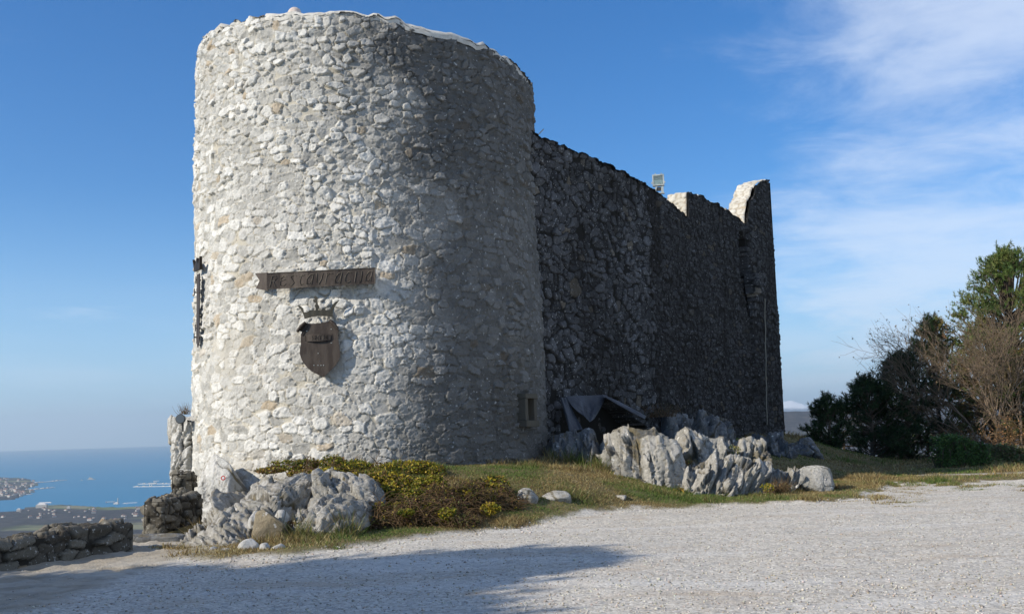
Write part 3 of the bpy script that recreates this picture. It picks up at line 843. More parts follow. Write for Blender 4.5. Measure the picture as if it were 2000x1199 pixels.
def plobe(x0, x1, ytop, ybase, Y, thick, seed, bury=0.35, **kw):
    """lobe filling the photo box at depth Y"""
    a = at(x0, ybase, Y); b = at(x1, ybase, Y); t = at((x0 + x1) / 2, ytop, Y)
    w_ = (b.x - a.x) / 2; zb = (a.z + b.z) / 2; H = t.z - zb
    cz_ = zb + H * (0.5 - bury * 0.5); hz = t.z - cz_
    return lobe(((a.x + b.x) / 2, Y + thick * 0.25, cz_), (w_ * 1.06, thick, hz * 1.06), seed, **kw)


BASES = []
def ledge(rows, seed, lean=0.35, back=1.2, cu=0.42, cv=0.95, slant=0.15, amp=0.30, res=0.022, groove=0.09, round_=0.30):
    """bedrock ledge sheet. rows: (px, y_top, y_base, Y)"""
    rows = sorted(rows)
    px = np.array([r[0] for r in rows], float)
    B = np.array([at(r[0], r[2], r[3]) for r in rows]); 
    T = np.array([at(r[0], r[1], r[3] + lean) for r in rows])
    L = np.concatenate([[0], np.cumsum(np.hypot(np.diff(B[:, 0]), np.diff(B[:, 1])))])
    u = np.arange(0, L[-1], res)
    bx, by, bz = (np.interp(u, L, B[:, k]) for k in range(3))
    tz = np.interp(u, L, T[:, 2])
    H = np.maximum(tz - bz, 0.05)
    HL = np.hypot(H, lean * 0.9); BASES.append((bx[::4], by[::4]))
    nf = int((HL.max() + 0.3) / res); nb = int(back / (res * 1.6)); nt_ = 10
    vf = np.linspace(-0.3, 1, nf)
    s_ = np.concatenate([vf, 1 + np.linspace(0, 1, nb)[1:]])
    Uu, Sv = np.meshgrid(u, s_)
    front = np.clip(Sv, None, 1)
    bk = np.clip(Sv - 1, 0, 1)
    rr = sstep(front, 0.45, 1.0)
    yy = by[None, :] + lean * (np.clip(front, 0, 1) * 0.6 + 0.4 * rr) + bk * back
    zz = bz[None, :] + H[None, :] * (front ** 1.0) * (1 - 0.06 * rr)
    zz = np.where(Sv > 1, zz - bk ** 1.8 * (H[None, :] * 0.8 + 0.3), zz)
    xx = bx[None, :] + 0 * Sv
    arc = np.where(Sv <= 1, front * HL[None, :], HL[None, :] + bk * back)
    uu = Uu + slant * arc + seed * 3.1
    uu2 = uu + 0.10 * fbm(Uu * 1.5, arc * 1.5, octv=3, seed=seed)
    h1, p1, r1, r2, r3, e1 = masonry(uu2, arc, cu, cv, seed=seed, drop=0.12, gap=0.0, soft=0.05, hmin=0.0, hmax=0.9, tilt=1.8, warp=0.16, pnorm=2.2, ncoarse=3.0)
    h2, p2, q1, q2, q3, e2 = masonry(uu2 * 1.0 + 9, arc, cu * 0.36, cv * 0.55, seed=seed + 60, drop=0.1, gap=0.0, soft=0.05, hmin=0.0, hmax=0.9, tilt=1.8, warp=0.08, pnorm=2.0, ncoarse=6.0)
    g = fbm(uu2 * 4.5, arc * 1.1, octv=4, seed=seed + 10, ridged=True)
    f_ = fbm(Uu * 9, arc * 8, octv=4, seed=seed + 30, ridged=True)
    f2 = fbm(Uu * 22, arc * 18, octv=3, seed=seed + 33)
    big = fbm(uu * 0.9, arc * 0.7, octv=3, seed=seed + 40)
    wu = uu2 + 0.07 * fbm(Uu * 4, arc * 4, octv=3, seed=seed + 51); wa = arc + 0.12 * fbm(Uu * 3, arc * 3, octv=3, seed=seed + 52)
    ck = np.maximum.reduce([1 - sstep(np.abs(vnoise(wu * 2.4, wa * 0.6, seed=seed + 53)), 0.0, 0.045), 0.35 * (1 - sstep(np.abs(vnoise(wu * 1.2, wa * 2.4, seed=seed + 54)), 0.0, 0.03)), 0.5 * (1 - sstep(np.abs(vnoise(wu * 6, wa * 1.4, seed=seed + 55)), 0.0, 0.07))])
    edge_u = np.minimum(Uu / 0.35, (L[-1] - Uu) / 0.35); eu = sstep(edge_u, 0, 1)
    d = amp * (h1 * 0.62 + h2 * 0.30 - 0.26) + groove * 0.7 * g + 0.032 * f_ + 0.022 * f2 + 0.55 * amp * big - 0.085 * ck
    d = d * (0.35 + 0.65 * eu) * (1 - 0.45 * sstep(Sv, 0.6, 1.0))
    a = np.clip(Sv, 0, 2); sl = np.arctan2(abs(lean) * 0.8, H)[None, :] * (1 if lean > 0 else 0)
    ang = np.where(Sv < 1, np.minimum(0.15 + sl * 0.8 + 0.75 * rr, 1.35), 1.35)
    ny, nz = -np.cos(ang), np.sin(ang)
    tan_x = np.gradient(bx); tan_y = np.gradient(by); l = np.hypot(tan_x, tan_y) + 1e-9
    fx, fy = (tan_y / l)[None, :], (-tan_x / l)[None, :]
    X = xx + fx * d * np.cos(ang); Y = yy + fy * d * np.cos(ang); Z = zz + nz * d * 0.8
    # ends curl back into the bank
    endk = (1 - eu)
    Y = Y + endk * 0.5; Z = Z - endk * 0.30 * H[None, :]
    V = np.stack([X, Y, Z], -1).reshape(-1, 3)
    F = grid_faces(len(u), len(s_))
    tri = np.concatenate([F[:, [0, 1, 2]], F[:, [0, 2, 3]]])
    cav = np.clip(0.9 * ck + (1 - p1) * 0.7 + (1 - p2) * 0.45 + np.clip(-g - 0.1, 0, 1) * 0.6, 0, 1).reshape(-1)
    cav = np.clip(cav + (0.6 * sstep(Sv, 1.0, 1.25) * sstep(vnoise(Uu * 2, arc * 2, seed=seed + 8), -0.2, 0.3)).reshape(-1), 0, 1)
    return V, tri, cav

G1 = 'limestone outcrops on the grass bank'
rock('limestone_outcrop', 'tallest sunlit grey limestone block with vertical fissures, right of the tower foot', [
    ledge([(1163, 880, 925, 23.4), (1185, 852, 938, 23.2), (1215, 834, 950, 22.9), (1250, 822, 958, 22.7), (1292, 826, 963, 22.7), (1318, 842, 964, 22.8), (1342, 885, 960, 23.1)], 701, lean=0.55, amp=0.34, back=1.5, slant=0.06, cu=0.50, cv=1.5)], M['rock'], G1)
rock('limestone_outcrop', 'middle sunlit limestone block with a flat top right of the tallest one', [
    ledge([(1312, 862, 930, 24.4), (1330, 840, 930, 24.2), (1370, 842, 932, 24.1), (1400, 850, 932, 24.2), (1440, 858, 930, 24.3), (1456, 885, 925, 24.5)], 711, lean=0.5, amp=0.32, slant=-0.1, cv=1.0)], M['rock'], G1)
rock('limestone_outcrop', 'low jagged fluted limestone ridge in front, running right into the grass', [
    ledge([(1325, 945, 968, 22.4), (1350, 912, 969, 22.3), (1380, 897, 970, 22.25), (1420, 885, 970, 22.3), (1460, 888, 966, 22.4), (1495, 903, 962, 22.6), (1530, 917, 957, 22.9), (1565, 930, 954, 23.1), (1585, 944, 952, 23.3)], 721, lean=0.7, amp=0.34, groove=0.16, slant=-0.35, cu=0.30, cv=0.75, back=1.4)], M['rock'], G1)
rock('limestone_outcrop', 'rounded pale limestone block with a grassy notch on its left, behind the ridge', [
    ledge([(1432, 880, 922, 25.2), (1448, 855, 922, 25.1), (1475, 849, 924, 25.1), (1502, 860, 926, 25.1), (1524, 890, 926, 25.3)], 731, lean=0.5, amp=0.30, slant=-0.3)], M['rock'], G1)
rock('boulder', 'small lone sunlit limestone boulder at the right end of the outcrops', [
    plobe(1566, 1632, 922, 958, 23.2, 0.42, 741, sub=6, groove=0.16)], M['rock'], G1)
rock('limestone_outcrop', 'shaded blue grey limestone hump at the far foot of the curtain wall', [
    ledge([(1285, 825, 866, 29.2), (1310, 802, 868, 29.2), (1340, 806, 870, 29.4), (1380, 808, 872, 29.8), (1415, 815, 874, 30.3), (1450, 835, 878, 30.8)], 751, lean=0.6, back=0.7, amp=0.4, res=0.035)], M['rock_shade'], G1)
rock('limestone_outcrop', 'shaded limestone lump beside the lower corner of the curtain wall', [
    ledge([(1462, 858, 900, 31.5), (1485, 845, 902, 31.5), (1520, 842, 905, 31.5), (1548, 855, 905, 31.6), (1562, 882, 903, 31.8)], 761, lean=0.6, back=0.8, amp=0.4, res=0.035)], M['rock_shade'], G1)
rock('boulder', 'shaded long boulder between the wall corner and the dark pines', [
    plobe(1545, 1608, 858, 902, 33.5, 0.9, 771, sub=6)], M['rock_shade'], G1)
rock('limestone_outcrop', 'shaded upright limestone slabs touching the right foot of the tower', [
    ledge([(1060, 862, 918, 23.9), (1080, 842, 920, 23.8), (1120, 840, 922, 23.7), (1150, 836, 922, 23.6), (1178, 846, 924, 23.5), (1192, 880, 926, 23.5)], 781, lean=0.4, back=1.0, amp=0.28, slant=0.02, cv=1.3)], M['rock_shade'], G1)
G2 = 'limestone outcrops under the tower'
rock('limestone_outcrop', 'craggy grey limestone slope at the left foot of the tower beside the steps', [
    ledge([(306, 1078, 1086, 15.9), (330, 1045, 1088, 15.6), (352, 1012, 1088, 15.4), (380, 990, 1086, 15.3), (410, 985, 1084, 15.2), (440, 985, 1082, 15.1), (470, 1000, 1078, 15.1), (492, 1030, 1072, 15.3)], 801, lean=2.3, back=2.2, amp=0.22, groove=0.12, slant=0.5, cu=0.34, cv=0.6),
    ledge([(372, 1005, 1030, 18.0), (395, 975, 1030, 17.8), (425, 962, 1030, 17.6), (455, 965, 1030, 17.6)], 803, lean=1.3, back=1.8, amp=0.26, slant=0.4)], M['rock'], G2)
rock('limestone_outcrop', 'big smooth grey limestone boulder leaning on the sunlit tower base', [
    ledge([(425, 975, 1035, 17.3), (442, 945, 1040, 17.1), (475, 932, 1042, 16.9), (520, 926, 1036, 16.9), (560, 924, 1020, 17.2), (590, 928, 1005, 17.5), (606, 950, 1000, 17.9)], 811, lean=1.5, back=2.0, amp=0.20, groove=0.05, slant=0.5, cu=0.62, cv=0.9)], M['rock'], G2)
rock('limestone_outcrop', 'broad cracked limestone boulder between the brown slab and the yellow bush', [
    ledge([(545, 1010, 1036, 15.9), (560, 985, 1038, 15.8), (590, 972, 1038, 15.7), (625, 966, 1038, 15.7), (660, 975, 1037, 15.8), (695, 985, 1034, 16.0), (716, 1010, 1030, 16.3)], 821, lean=1.4, back=1.6, amp=0.22, groove=0.12, slant=0.1, cu=0.36, cv=0.6),
    ledge([(578, 945, 990, 17.8), (598, 924, 992, 17.7), (640, 920, 994, 17.6), (680, 930, 996, 17.5), (715, 938, 998, 17.5), (738, 958, 1000, 17.6), (746, 990, 1003, 17.8)], 824, lean=1.0, back=2.0, amp=0.24, groove=0.12, slant=0.35, cu=0.4, cv=0.8)], M['rock'], G2)
rock('sandstone_slab', 'flat brown sandstone slab leaning on the grey rocks', [
    plobe(488, 562, 1004, 1060, 15.6, 0.22, 831, sub=6, facets=9, groove=0.0, crack=0.0, rough=0.03, tiltx=-0.05, bury=0.1, p=24)], M['sandstone'])
rock('stone', 'small white angular stone perched left behind the brown slab', [plobe(483, 508, 1004, 1028, 15.9, 0.12, 841, sub=4, facets=9, groove=0.02, crack=0.0)], M['rock_white'])
rock('stone', 'small white angular stone perched right behind the brown slab', [plobe(536, 562, 1000, 1028, 15.9, 0.13, 842, sub=4, facets=9, groove=0.02, crack=0.0)], M['rock_white'])
for i, (a_, b_, c_, d_, y_) in enumerate([(470, 505, 1058, 1080, 14.7), (505, 530, 1066, 1084, 14.5), (528, 552, 1066, 1082, 14.5), (408, 432, 1070, 1084, 14.8), (425, 448, 1074, 1086, 14.5)]):
    rock('stone', ['pale stone lying left in the row below the brown slab', 'pale stone in the middle of the row below the brown slab', 'pale stone lying right in the row below the brown slab',
                   'small stone at the front foot of the craggy slope, the left of two', 'small stone at the front foot of the craggy slope, the right of two'][i],
         [plobe(a_, b_, c_, d_, y_, 0.13, 850 + i, sub=4, facets=10, groove=0.05, crack=0.03)], M['rock_white'], 'loose pale stones in the grass')
for i, (a_, b_, c_, d_, y_) in enumerate([(1014, 1044, 954, 978, 19.2), (1055, 1118, 962, 978, 19.6), (1204, 1226, 966, 974, 20.6), (1640, 1665, 1014, 1022, 17.9), (1104, 1122, 930, 944, 21.8), (1128, 1150, 928, 940, 22.3)]):
    rock('stone', ['round grey stone in the grass right of the dry bramble', 'long flat pale stone in the grass right of the bramble', 'thin pale stone in the grass before the tall outcrop',
                   'single loose stone out on the open gravel', 'small stone in the grass below the shaded slabs, nearer the tower', 'small stone in the grass below the shaded slabs, nearer the tall outcrop'][i],
         [plobe(a_, b_, c_, d_, y_, 0.16, 870 + i, sub=4, facets=10, groove=0.06, crack=0.04)], M['rock'], 'loose pale stones in the grass')

# whitewashed bedrock that carries the left flank of the tower
rock('rock_plinth', 'white limewashed bedrock under the left edge of the round tower', [
    ledge([(374, 945, 1004, 21.9), (390, 905, 1004, 21.6), (412, 880, 1004, 21.4), (440, 900, 1004, 21.2), (470, 945, 1004, 21.0)], 901, lean=0.25, back=0.8, amp=0.07, groove=0.03, slant=0.05, cu=0.5, cv=1.4)], M['rock_white'])
rock('rock_pillar', 'pale weathered rock pillar behind the left edge of the tower, above a masonry stub', [
    ledge([(331, 835, 945, 24.6), (336, 812, 945, 24.3), (346, 806, 945, 24.1), (366, 804, 945, 24.0), (395, 806, 945, 24.0), (425, 812, 945, 24.2)], 911, lean=-0.25, back=0.8, amp=0.14, groove=0.07, slant=-0.05, cu=0.34, cv=1.0, res=0.018)], M['rock_white'])

# ------------------------------------------------------------------ dry stone walls on the left
def stone_block_wall(name, label, path, z0, z1, thick, seed, cu=0.34, cv=0.17, group=None, bumpy=0.10):
    """path: list of (x, y); wall body follows it; the front lies to the right of the direction of travel"""
    P = [Vector((a, b, 0)) for a, b in path]
    cum = [0.0]
    for i in range(1, len(P)): cum.append(cum[-1] + (P[i] - P[i-1]).length)
    Lg = cum[-1]
    q = np.arange(0, Lg + 1e-6, 0.022)
    # cross-section loop: front up, across the top, back down, with rounded corners
    hgt = z1 - z0
    loop = []
    for v_ in np.arange(0, hgt, 0.022): loop.append((0.0, v_, -1, 0))
    for v_ in np.arange(0, thick, 0.022): loop.append((v_, hgt, 0, 1))
    for v_ in np.arange(hgt, -0.01, -0.03): loop.append((thick, v_, 1, 0))
    loop = np.array(loop)
    arc = np.concatenate([[0], np.cumsum(np.hypot(np.diff(loop[:, 0]), np.diff(loop[:, 1])))])
    Q, A = np.meshgrid(q, arc)
    h, p, r1, r2, r3, e = masonry(Q, A, cu, cv, seed=seed, drop=0.15, gap=0.05, soft=0.10, hmin=0.015, hmax=0.075, tilt=0.06, warp=0.09)
    tap = sstep(np.minimum(Q, Lg - Q), 0.0, 0.07)
    h = h * tap
    px = np.interp(q, cum, [v.x for v in P]); py = np.interp(q, cum, [v.y for v in P])
    tx, ty = np.gradient(px), np.gradient(py); l_ = np.hypot(tx, ty); tx, ty = tx / l_, ty / l_
    bx, by = -ty, tx                     # towards the back (left of travel)
    off = loop[:, 0][:, None] + loop[:, 2][:, None] * h
    zz = z0 + loop[:, 1][:, None] + loop[:, 3][:, None] * h + (loop[:, 1][:, None] / hgt) * bumpy * tap * fbm(Q * 1.6, A * 0, octv=3, seed=seed + 5)
    X = px[None, :] + bx[None, :] * off; Y = py[None, :] + by[None, :] * off
    nq, na = len(q), len(arc)
    V = np.stack([X, Y, zz + 0 * X], -1).reshape(-1, 3)
    F = grid_faces(nq, na)
    st = np.stack([r1, p, r3], -1).reshape(-1, 3)
    # closed ends as relief sheets too
    parts_v, parts_f, parts_s = [V], [F], [st]; b0 = len(V)
    for end in (0, -1):
        ex = np.arange(0.0, thick + 0.001, 0.022); ez = np.arange(0, hgt + 0.001, 0.022)
        EX_, EZ_ = np.meshgrid(ex, ez)
        hh, pp, a1, a2, a3, _ = masonry(EX_ + 31, EZ_ + 7, cu * 0.8, cv, seed=seed + 50, drop=0.1, gap=0.05, soft=0.1, hmin=0.01, hmax=0.05, tilt=0.04)
        sgn = -1 if end == 0 else 1
        hh = hh * sstep(np.minimum(np.minimum(EX_, thick - EX_), hgt - EZ_), 0.0, 0.06)
        Xe = px[end] + bx[end] * EX_ + tx[end] * sgn * hh; Ye = py[end] + by[end] * EX_ + ty[end] * sgn * hh
        parts_v.append(np.stack([Xe, Ye, z0 + EZ_], -1).reshape(-1, 3))
        fe = grid_faces(len(ex), len(ez)) + b0
        parts_f.append(fe[:, ::-1] if end == -1 else fe); b0 += len(ex) * len(ez)
        parts_s.append(np.stack([a1, pp, a3], -1).reshape(-1, 3))
    V = np.concatenate(parts_v); F = np.concatenate(parts_f); st = np.concatenate(parts_s)
    org = np.array([px[0], py[0], z0])
    o = mesh_obj(name, V - org, np.ascontiguousarray(F), M['drywall'], None, smooth=True, attrs={'st': st, 'shade_wear': np.zeros((len(V), 3))})
    o.location = org
    return tag(o, label, 'wall', group)
G3 = 'low rubble walls by the steps'
# travel away from the camera: the front faces right
stone_block_wall('parapet_wall', 'long low dark drystone parapet between the flagged path and the valley view', [(-8.3, 9.6), (-6.72, 13.28), (-6.15, 14.6), (-5.72, 15.5)], -0.35, 0.35, 0.55, 921, cu=0.30, cv=0.15, group=G3, bumpy=0.06)

# masonry pier, its stub and the steps
def W2(px, py, Y):
    p = at(px, py, Y); return p
zt = W2(320, 976, 19.4).z
stone_block_wall('steps_wall', 'square ended brown stone wall with sunlit end beside the steps below the tower', [(W2(322, 975, 18.6).x, 18.6), (W2(352, 975, 19.6).x, 19.6), (W2(384, 975, 20.8).x + 0.1, 20.8)], -0.9, W2(300, 980, 18.6).z, 0.36, 931, cu=0.30, cv=0.17, group=G3, bumpy=0.02)
stone_block_wall('masonry_stub', 'small square masonry pier with dressed blocks under the pale rock pillar', [(W2(364, 940, 22.2).x, 22.2), (W2(380, 940, 22.9).x, 22.9)], -0.2, W2(350, 925, 22.3).z, 0.30, 941, cu=0.28, cv=0.20, group=G3, bumpy=0.0)
def build_steps():
    t = thing('stone_steps', 'worn stone steps going down between the parapet end and the square wall', 'steps', (-5.9, 16.6, 0))
    for k in range(4):
        v, f = ico(4)
        r = np.random.default_rng(960 + k)
        P = np.sign(v) * np.abs(v) ** 0.45 * np.array([0.55 + 0.1 * r.random(), 0.22, 0.085])
        P += 0.015 * np.stack([vnoise(v[:, 0] * 4, v[:, 1] * 4, v[:, 2] * 4, 970 + k + q) for q in range(3)], 1)
        P += np.array([0.1 * (r.random() - 0.5) + 0.1 * k, 0.42 * k, 0.02 - 0.16 * k])
        o = mesh_obj('step', P, f, M['rock_shade'], t, smooth=True, attrs={'rk': np.zeros((len(P), 3)) + 0.2})
build_steps()
# ------------------------------------------------------------------ vegetation
def leaf_mat(name, transl=0.35, rough=0.6):
    m, n = new_mat(name)
    c = n.add('ShaderNodeAttribute', attribute_name='lc').outputs['Color']
    b = n.add('ShaderNodeBsdfPrincipled', {'Base Color': c, 'Roughness': rough, 'Specular IOR Level': 0.25})
    t = n.add('ShaderNodeBsdfTranslucent', {'Color': c})
    mx = n.add('ShaderNodeMixShader', {0: transl, 1: b.outputs[0], 2: t.outputs[0]})
    n.add('ShaderNodeOutputMaterial', {'Surface': mx.outputs[0]})
    return m
M['leaf'] = leaf_mat('leaves')
M['needle'] = leaf_mat('pine_needles', 0.12)
M['blade'] = leaf_mat('grass_blades', 0.30, 0.7)
def bark_mat(name, a, b):
    m, n = new_mat(name)
    pos = n.add('ShaderNodeNewGeometry').outputs['Position']
    c = n.mix(n.noise(n.add('ShaderNodeMapping', {'Vector': pos, 'Scale': (1, 1, 0.3)}).outputs[0], 25.0, 6.0, 0.7), a, b)
    finish(n, c, 0.95, n.noise(pos, 40.0, 5.0, 0.7), 0.02, 0.1)
    return m
M['bark'] = bark_mat('pine_bark', (0.05, 0.038, 0.028), (0.16, 0.125, 0.095))
M['twig'] = bark_mat('grey_brown_bark', (0.13, 0.095, 0.065), (0.27, 0.21, 0.155))
M['bramble'] = bark_mat('bramble_stems', (0.09, 0.058, 0.034), (0.22, 0.15, 0.08))

def unit(v): return v / (np.linalg.norm(v, axis=-1, keepdims=True) + 1e-9)
def leaves(P, size, cols, rng, aspect=0.6, up=0.0):
    """diamond leaves at P (n,3)"""
    n = len(P)
    N = rng.normal(size=(n, 3)); N[:, 2] += up; N = unit(N)
    A = unit(np.cross(N, rng.normal(size=(n, 3)))); B = np.cross(N, A)
    s = size * rng.uniform(0.6, 1.3, n)[:, None]
    V = np.stack([P - A * s, P - B * s * aspect, P + A * s, P + B * s * aspect], 1).reshape(-1, 3)
    F = np.arange(4 * n).reshape(n, 4)
    return V, F, np.repeat(cols, 4, 0)

def pick(rng, n, pal, wts, jit=0.18):
    pal = np.array(pal); k = rng.choice(len(pal), n, p=np.array(wts) / sum(wts))
    return np.clip(pal[k] * rng.uniform(1 - jit, 1 + jit, (n, 1)) * rng.uniform(0.94, 1.06, (n, 3)), 0, 1)

def tubes(curves, radii, n=4):
    """curves: list of (k,3) arrays with per-point radii"""
    Vs, Fs, b = [], [], 0
    ang = np.arange(n) * 2 * math.pi / n
    for c, r in zip(curves, radii):
        c = np.asarray(c); k = len(c)
        d = unit(np.gradient(c, axis=0))
        ref = np.tile(np.array([0.31, 0.17, 0.93]), (k, 1))
        a = unit(np.cross(d, ref)); bb = np.cross(d, a)
        r = np.broadcast_to(np.asarray(r, float), (k,))
        V = c[:, None] + (a[:, None] * np.cos(ang)[None, :, None] + bb[:, None] * np.sin(ang)[None, :, None]) * r[:, None, None]
        Vs.append(V.reshape(-1, 3))
        i, j = np.meshgrid(np.arange(k - 1), np.arange(n), indexing='ij')
        Fs.append(np.stack([i*n+j, i*n+(j+1) % n, (i+1)*n+(j+1) % n, (i+1)*n+j], -1).reshape(-1, 4) + b)
        b += k * n
    return np.concatenate(Vs), np.concatenate(Fs)

def clump_points(rng, c, r, n):
    v = unit(rng.normal(size=(n, 3)))
    k = rng.uniform(0.45, 1.0, n) ** 0.6
    rad = k * (1 + 0.25 * vnoise(v[:, 0] * 2 + c[0] * 3, v[:, 1] * 2, v[:, 2] * 2, 5))
    return np.array(c) + v * rad[:, None] * np.array(r)

# --- ivy heap at the foot of the tower, with dry bramble hanging at its right
YEL = [(0.40, 0.31, 0.03), (0.22, 0.22, 0.028), (0.08, 0.11, 0.02), (0.19, 0.12, 0.05), (0.46, 0.36, 0.06)]
def build_bush():
    rng = np.random.default_rng(31)
    t = thing('ivy_bush', 'sprawling bush of yellow and green leaves heaped along the foot of the tower', 'bush', tuple(at(700, 1000, 19.0)))
    org = np.array(t.location)
    cl = [(530, 912, 20.0, 26, 8), (560, 905, 20.3, 26, 11), (600, 899, 20.5, 28, 12), (645, 897, 20.6, 32, 14), (690, 900, 20.6, 34, 16), (735, 904, 20.5, 36, 18), (780, 908, 20.5, 38, 18),
          (820, 912, 20.4, 36, 19), (855, 920, 20.3, 32, 20), (885, 935, 20.1, 26, 18), (600, 912, 19.9, 26, 9), (650, 914, 19.7, 30, 12), (700, 922, 19.3, 30, 16), (745, 930, 19.1, 30, 20),
          (790, 936, 19.0, 32, 22), (830, 944, 18.9, 30, 22), (760, 952, 18.5, 26, 20), (800, 962, 18.3, 30, 22), (770, 978, 17.9, 26, 16), (850, 962, 18.6, 24, 18),
          (962, 938, 19.4, 24, 20), (975, 960, 19.2, 16, 16), (935, 996, 18.0, 18, 12), (808, 985, 17.5, 26, 14), (868, 992, 17.3, 20, 12), (905, 960, 18.3, 22, 14), (770, 1000, 17.0, 14, 8)]
    P, Cc = [], []
    for (px, py, Y, rx, ry) in cl:
        py = py + (9 if py < 940 else 4); c = np.array(at(px, py, Y)); rr = (rx / 2000 * Y * 1.15, rx / 2000 * Y * 0.9, ry / 2000 * Y * 0.95)
        c = c + rng.normal(size=3) * np.array([0.08, 0.06, 0.045]); n = int(rx * ry * 2.3 * rng.uniform(0.7, 1.2))
        rr = tuple(q_ * rng.uniform(0.75, 1.2) for q_ in rr)
        p = clump_points(rng, c, rr, n); P.append(p)
        w_ = np.array([2.2, 2.2, 2.4, 1.2, 0.5] if px > 640 else [0.6, 0.8, 0.7, 3.2, 0.2]) * rng.uniform(0.25, 1.9, 5)
        Cc.append(pick(rng, n, YEL, w_, 0.3))
    P = np.concatenate(P); Cc = np.concatenate(Cc)
    V, F, C = leaves(P - org, 0.026, Cc, rng, 0.75, up=0.6)
    mesh_obj('foliage', V, F, M['leaf'], t, attrs={'lc': C})
    cur, rad = [], []
    for k in range(420):
        px, py, Y, rx, ry = cl[rng.integers(len(cl))]
        c = np.array(at(px, py, Y)) - org
        d = unit(rng.normal(size=3) + np.array([0.2, -0.5, 0.2])); L = rng.uniform(0.2, 0.45)
        s = np.linspace(0, 1, 5)[:, None]
        cur.append(c + d * s * L + np.array([0, -0.05, -0.25]) * s ** 2 * L + rng.normal(size=(5, 3)) * 0.01); rad.append(np.linspace(0.006, 0.002, 5))
    V, F = tubes(cur, rad, 3)
    tag(mesh_obj('stems', V, F, M['bramble'], t), kind='stuff')
    b = thing('dry_bramble', 'tangled dry brown bramble and dead stems below and right of the yellow bush', 'bush', tuple(at(880, 1020, 18.0)))
    org = np.array(b.location)
    cl2 = [(770, 1010, 17.4, 34, 22), (820, 1010, 17.3, 40, 26), (870, 1000, 17.6, 44, 34), (910, 975, 18.3, 36, 36), (950, 985, 18.6, 34, 32), (900, 1020, 17.2, 40, 20), (985, 972, 19.0, 26, 26), (815, 990, 17.5, 30, 18),
           (930, 955, 19.4, 30, 22), (860, 965, 18.1, 30, 22), (735, 1020, 16.9, 22, 14), (1000, 990, 18.7, 22, 16), (742, 992, 17.4, 16, 12)]
    cur, rad, P, Cc = [], [], [], []
    for (px, py, Y, rx, ry) in cl2:
        c = np.array(at(px, py, Y)) - org; rr = np.array([rx / 2000 * Y, rx / 2000 * Y * 0.8, ry / 2000 * Y])
        for k in range(int(rx * ry * 0.16)):
            p = c + unit(rng.normal(size=3)) * rr * rng.uniform(0.1, 0.9)
            p[2] -= rr[2] * 0.3
            d = unit(rng.normal(size=3) * np.array([1, 0.8, 0.6]) + np.array([0, -0.2, 0.7])); L = rng.uniform(0.25, 0.65)
            s = np.linspace(0, 1, 6)[:, None]
            cur.append(p + d * s * L + np.array([rng.normal() * 0.4, -0.1, -0.7]) * s ** 2 * L * 0.7); rad.append(np.linspace(0.007, 0.002, 6))
        n = int(rx * ry * 1.1)
        P.append(clump_points(rng, c, rr * 1.05, n))
        Cc.append(pick(rng, n, [(0.11, 0.060, 0.034), (0.17, 0.11, 0.055), (0.09, 0.10, 0.025), (0.30, 0.24, 0.035), (0.055, 0.035, 0.025)], np.array([2.2, 2.2, 2.0, 1.3, 2.0]) * rng.uniform(0.3, 1.8, 5), 0.35))
    V, F = tubes(cur, rad, 3)
    tag(mesh_obj('stems', V, F, M['bramble'], b), kind='stuff')
    V, F, C = leaves(np.concatenate(P), 0.022, np.concatenate(Cc), rng, 0.6)
    mesh_obj('foliage', V, F, M['leaf'], b, attrs={'lc': C})
    # small ones
    def tuft(name, label, px, py, Y, rx, ry, pal, wts, n, stems=40, hgt=0.25):
        tt = thing(name, label, 'plant', tuple(at(px, py + ry, Y)))
        o_ = np.array(tt.location)
        c = np.array(at(px, py, Y)) - o_; rr = np.array([rx / 2000 * Y, rx / 2000 * Y * 0.7, ry / 2000 * Y])
        V, F, C = leaves(clump_points(rng, c, rr, n), 0.024, pick(rng, n, pal, wts, 0.3), rng, 0.6)
        mesh_obj('foliage', V, F, M['leaf'], tt, attrs={'lc': C})
        cur, rad = [], []
        for k in range(stems):
            p = c + rng.normal(size=3) * rr * 0.4; p[2] = c[2] - rr[2]
            d = unit(np.array([rng.normal() * 0.5, rng.normal() * 0.4, 1.0])); s = np.linspace(0, 1, 4)[:, None]
            cur.append(p + d * s * hgt * rng.uniform(0.6, 1.3) + rng.normal(size=3) * 0.05 * s ** 2); rad.append(np.linspace(0.005, 0.0015, 4))
        V, F = tubes(cur, rad, 3); tag(mesh_obj('stems', V, F, M['bramble'], tt), kind='stuff')
    BR = [(0.17, 0.10, 0.05), (0.25, 0.17, 0.07), (0.10, 0.11, 0.03), (0.40, 0.28, 0.05)]
    tuft('dry_shrub', 'small reddish dry shrub beside the right edge of the brown slab', 575, 1032, 15.9, 16, 18, BR, [3, 1, 0.5, 0], 260, 90, 0.22)
    tuft('dry_shrub', 'brown dry plant in the grass below the shaded slabs', 1150, 940, 22.2, 26, 8, BR, [3, 2, 1, 0], 260, 60, 0.18)
    tuft('yellow_plant', 'small orange leaved plant at the front foot of the tallest outcrop', 1328, 961, 22.2, 12, 9, BR, [0.5, 1, 0.5, 3], 160, 30, 0.14)
    tuft('yellow_plant', 'bright yellow green plant at the foot of the fluted ridge', 1500, 952, 22.2, 14, 9, YEL, [2, 2, 1, 0.3, 1], 170, 40, 0.15)
    tuft('dry_shrub', 'sparse dry shrub at the right foot of the fluted ridge', 1522, 950, 22.4, 26, 10, BR, [3, 2, 1, 0], 160, 90, 0.28)
    tuft('grass_tuft', 'dry plant growing in the gap between the tall and the middle outcrop', 1345, 915, 23.2, 16, 18, BR, [2, 3, 2, 0.3], 320, 60, 0.2)
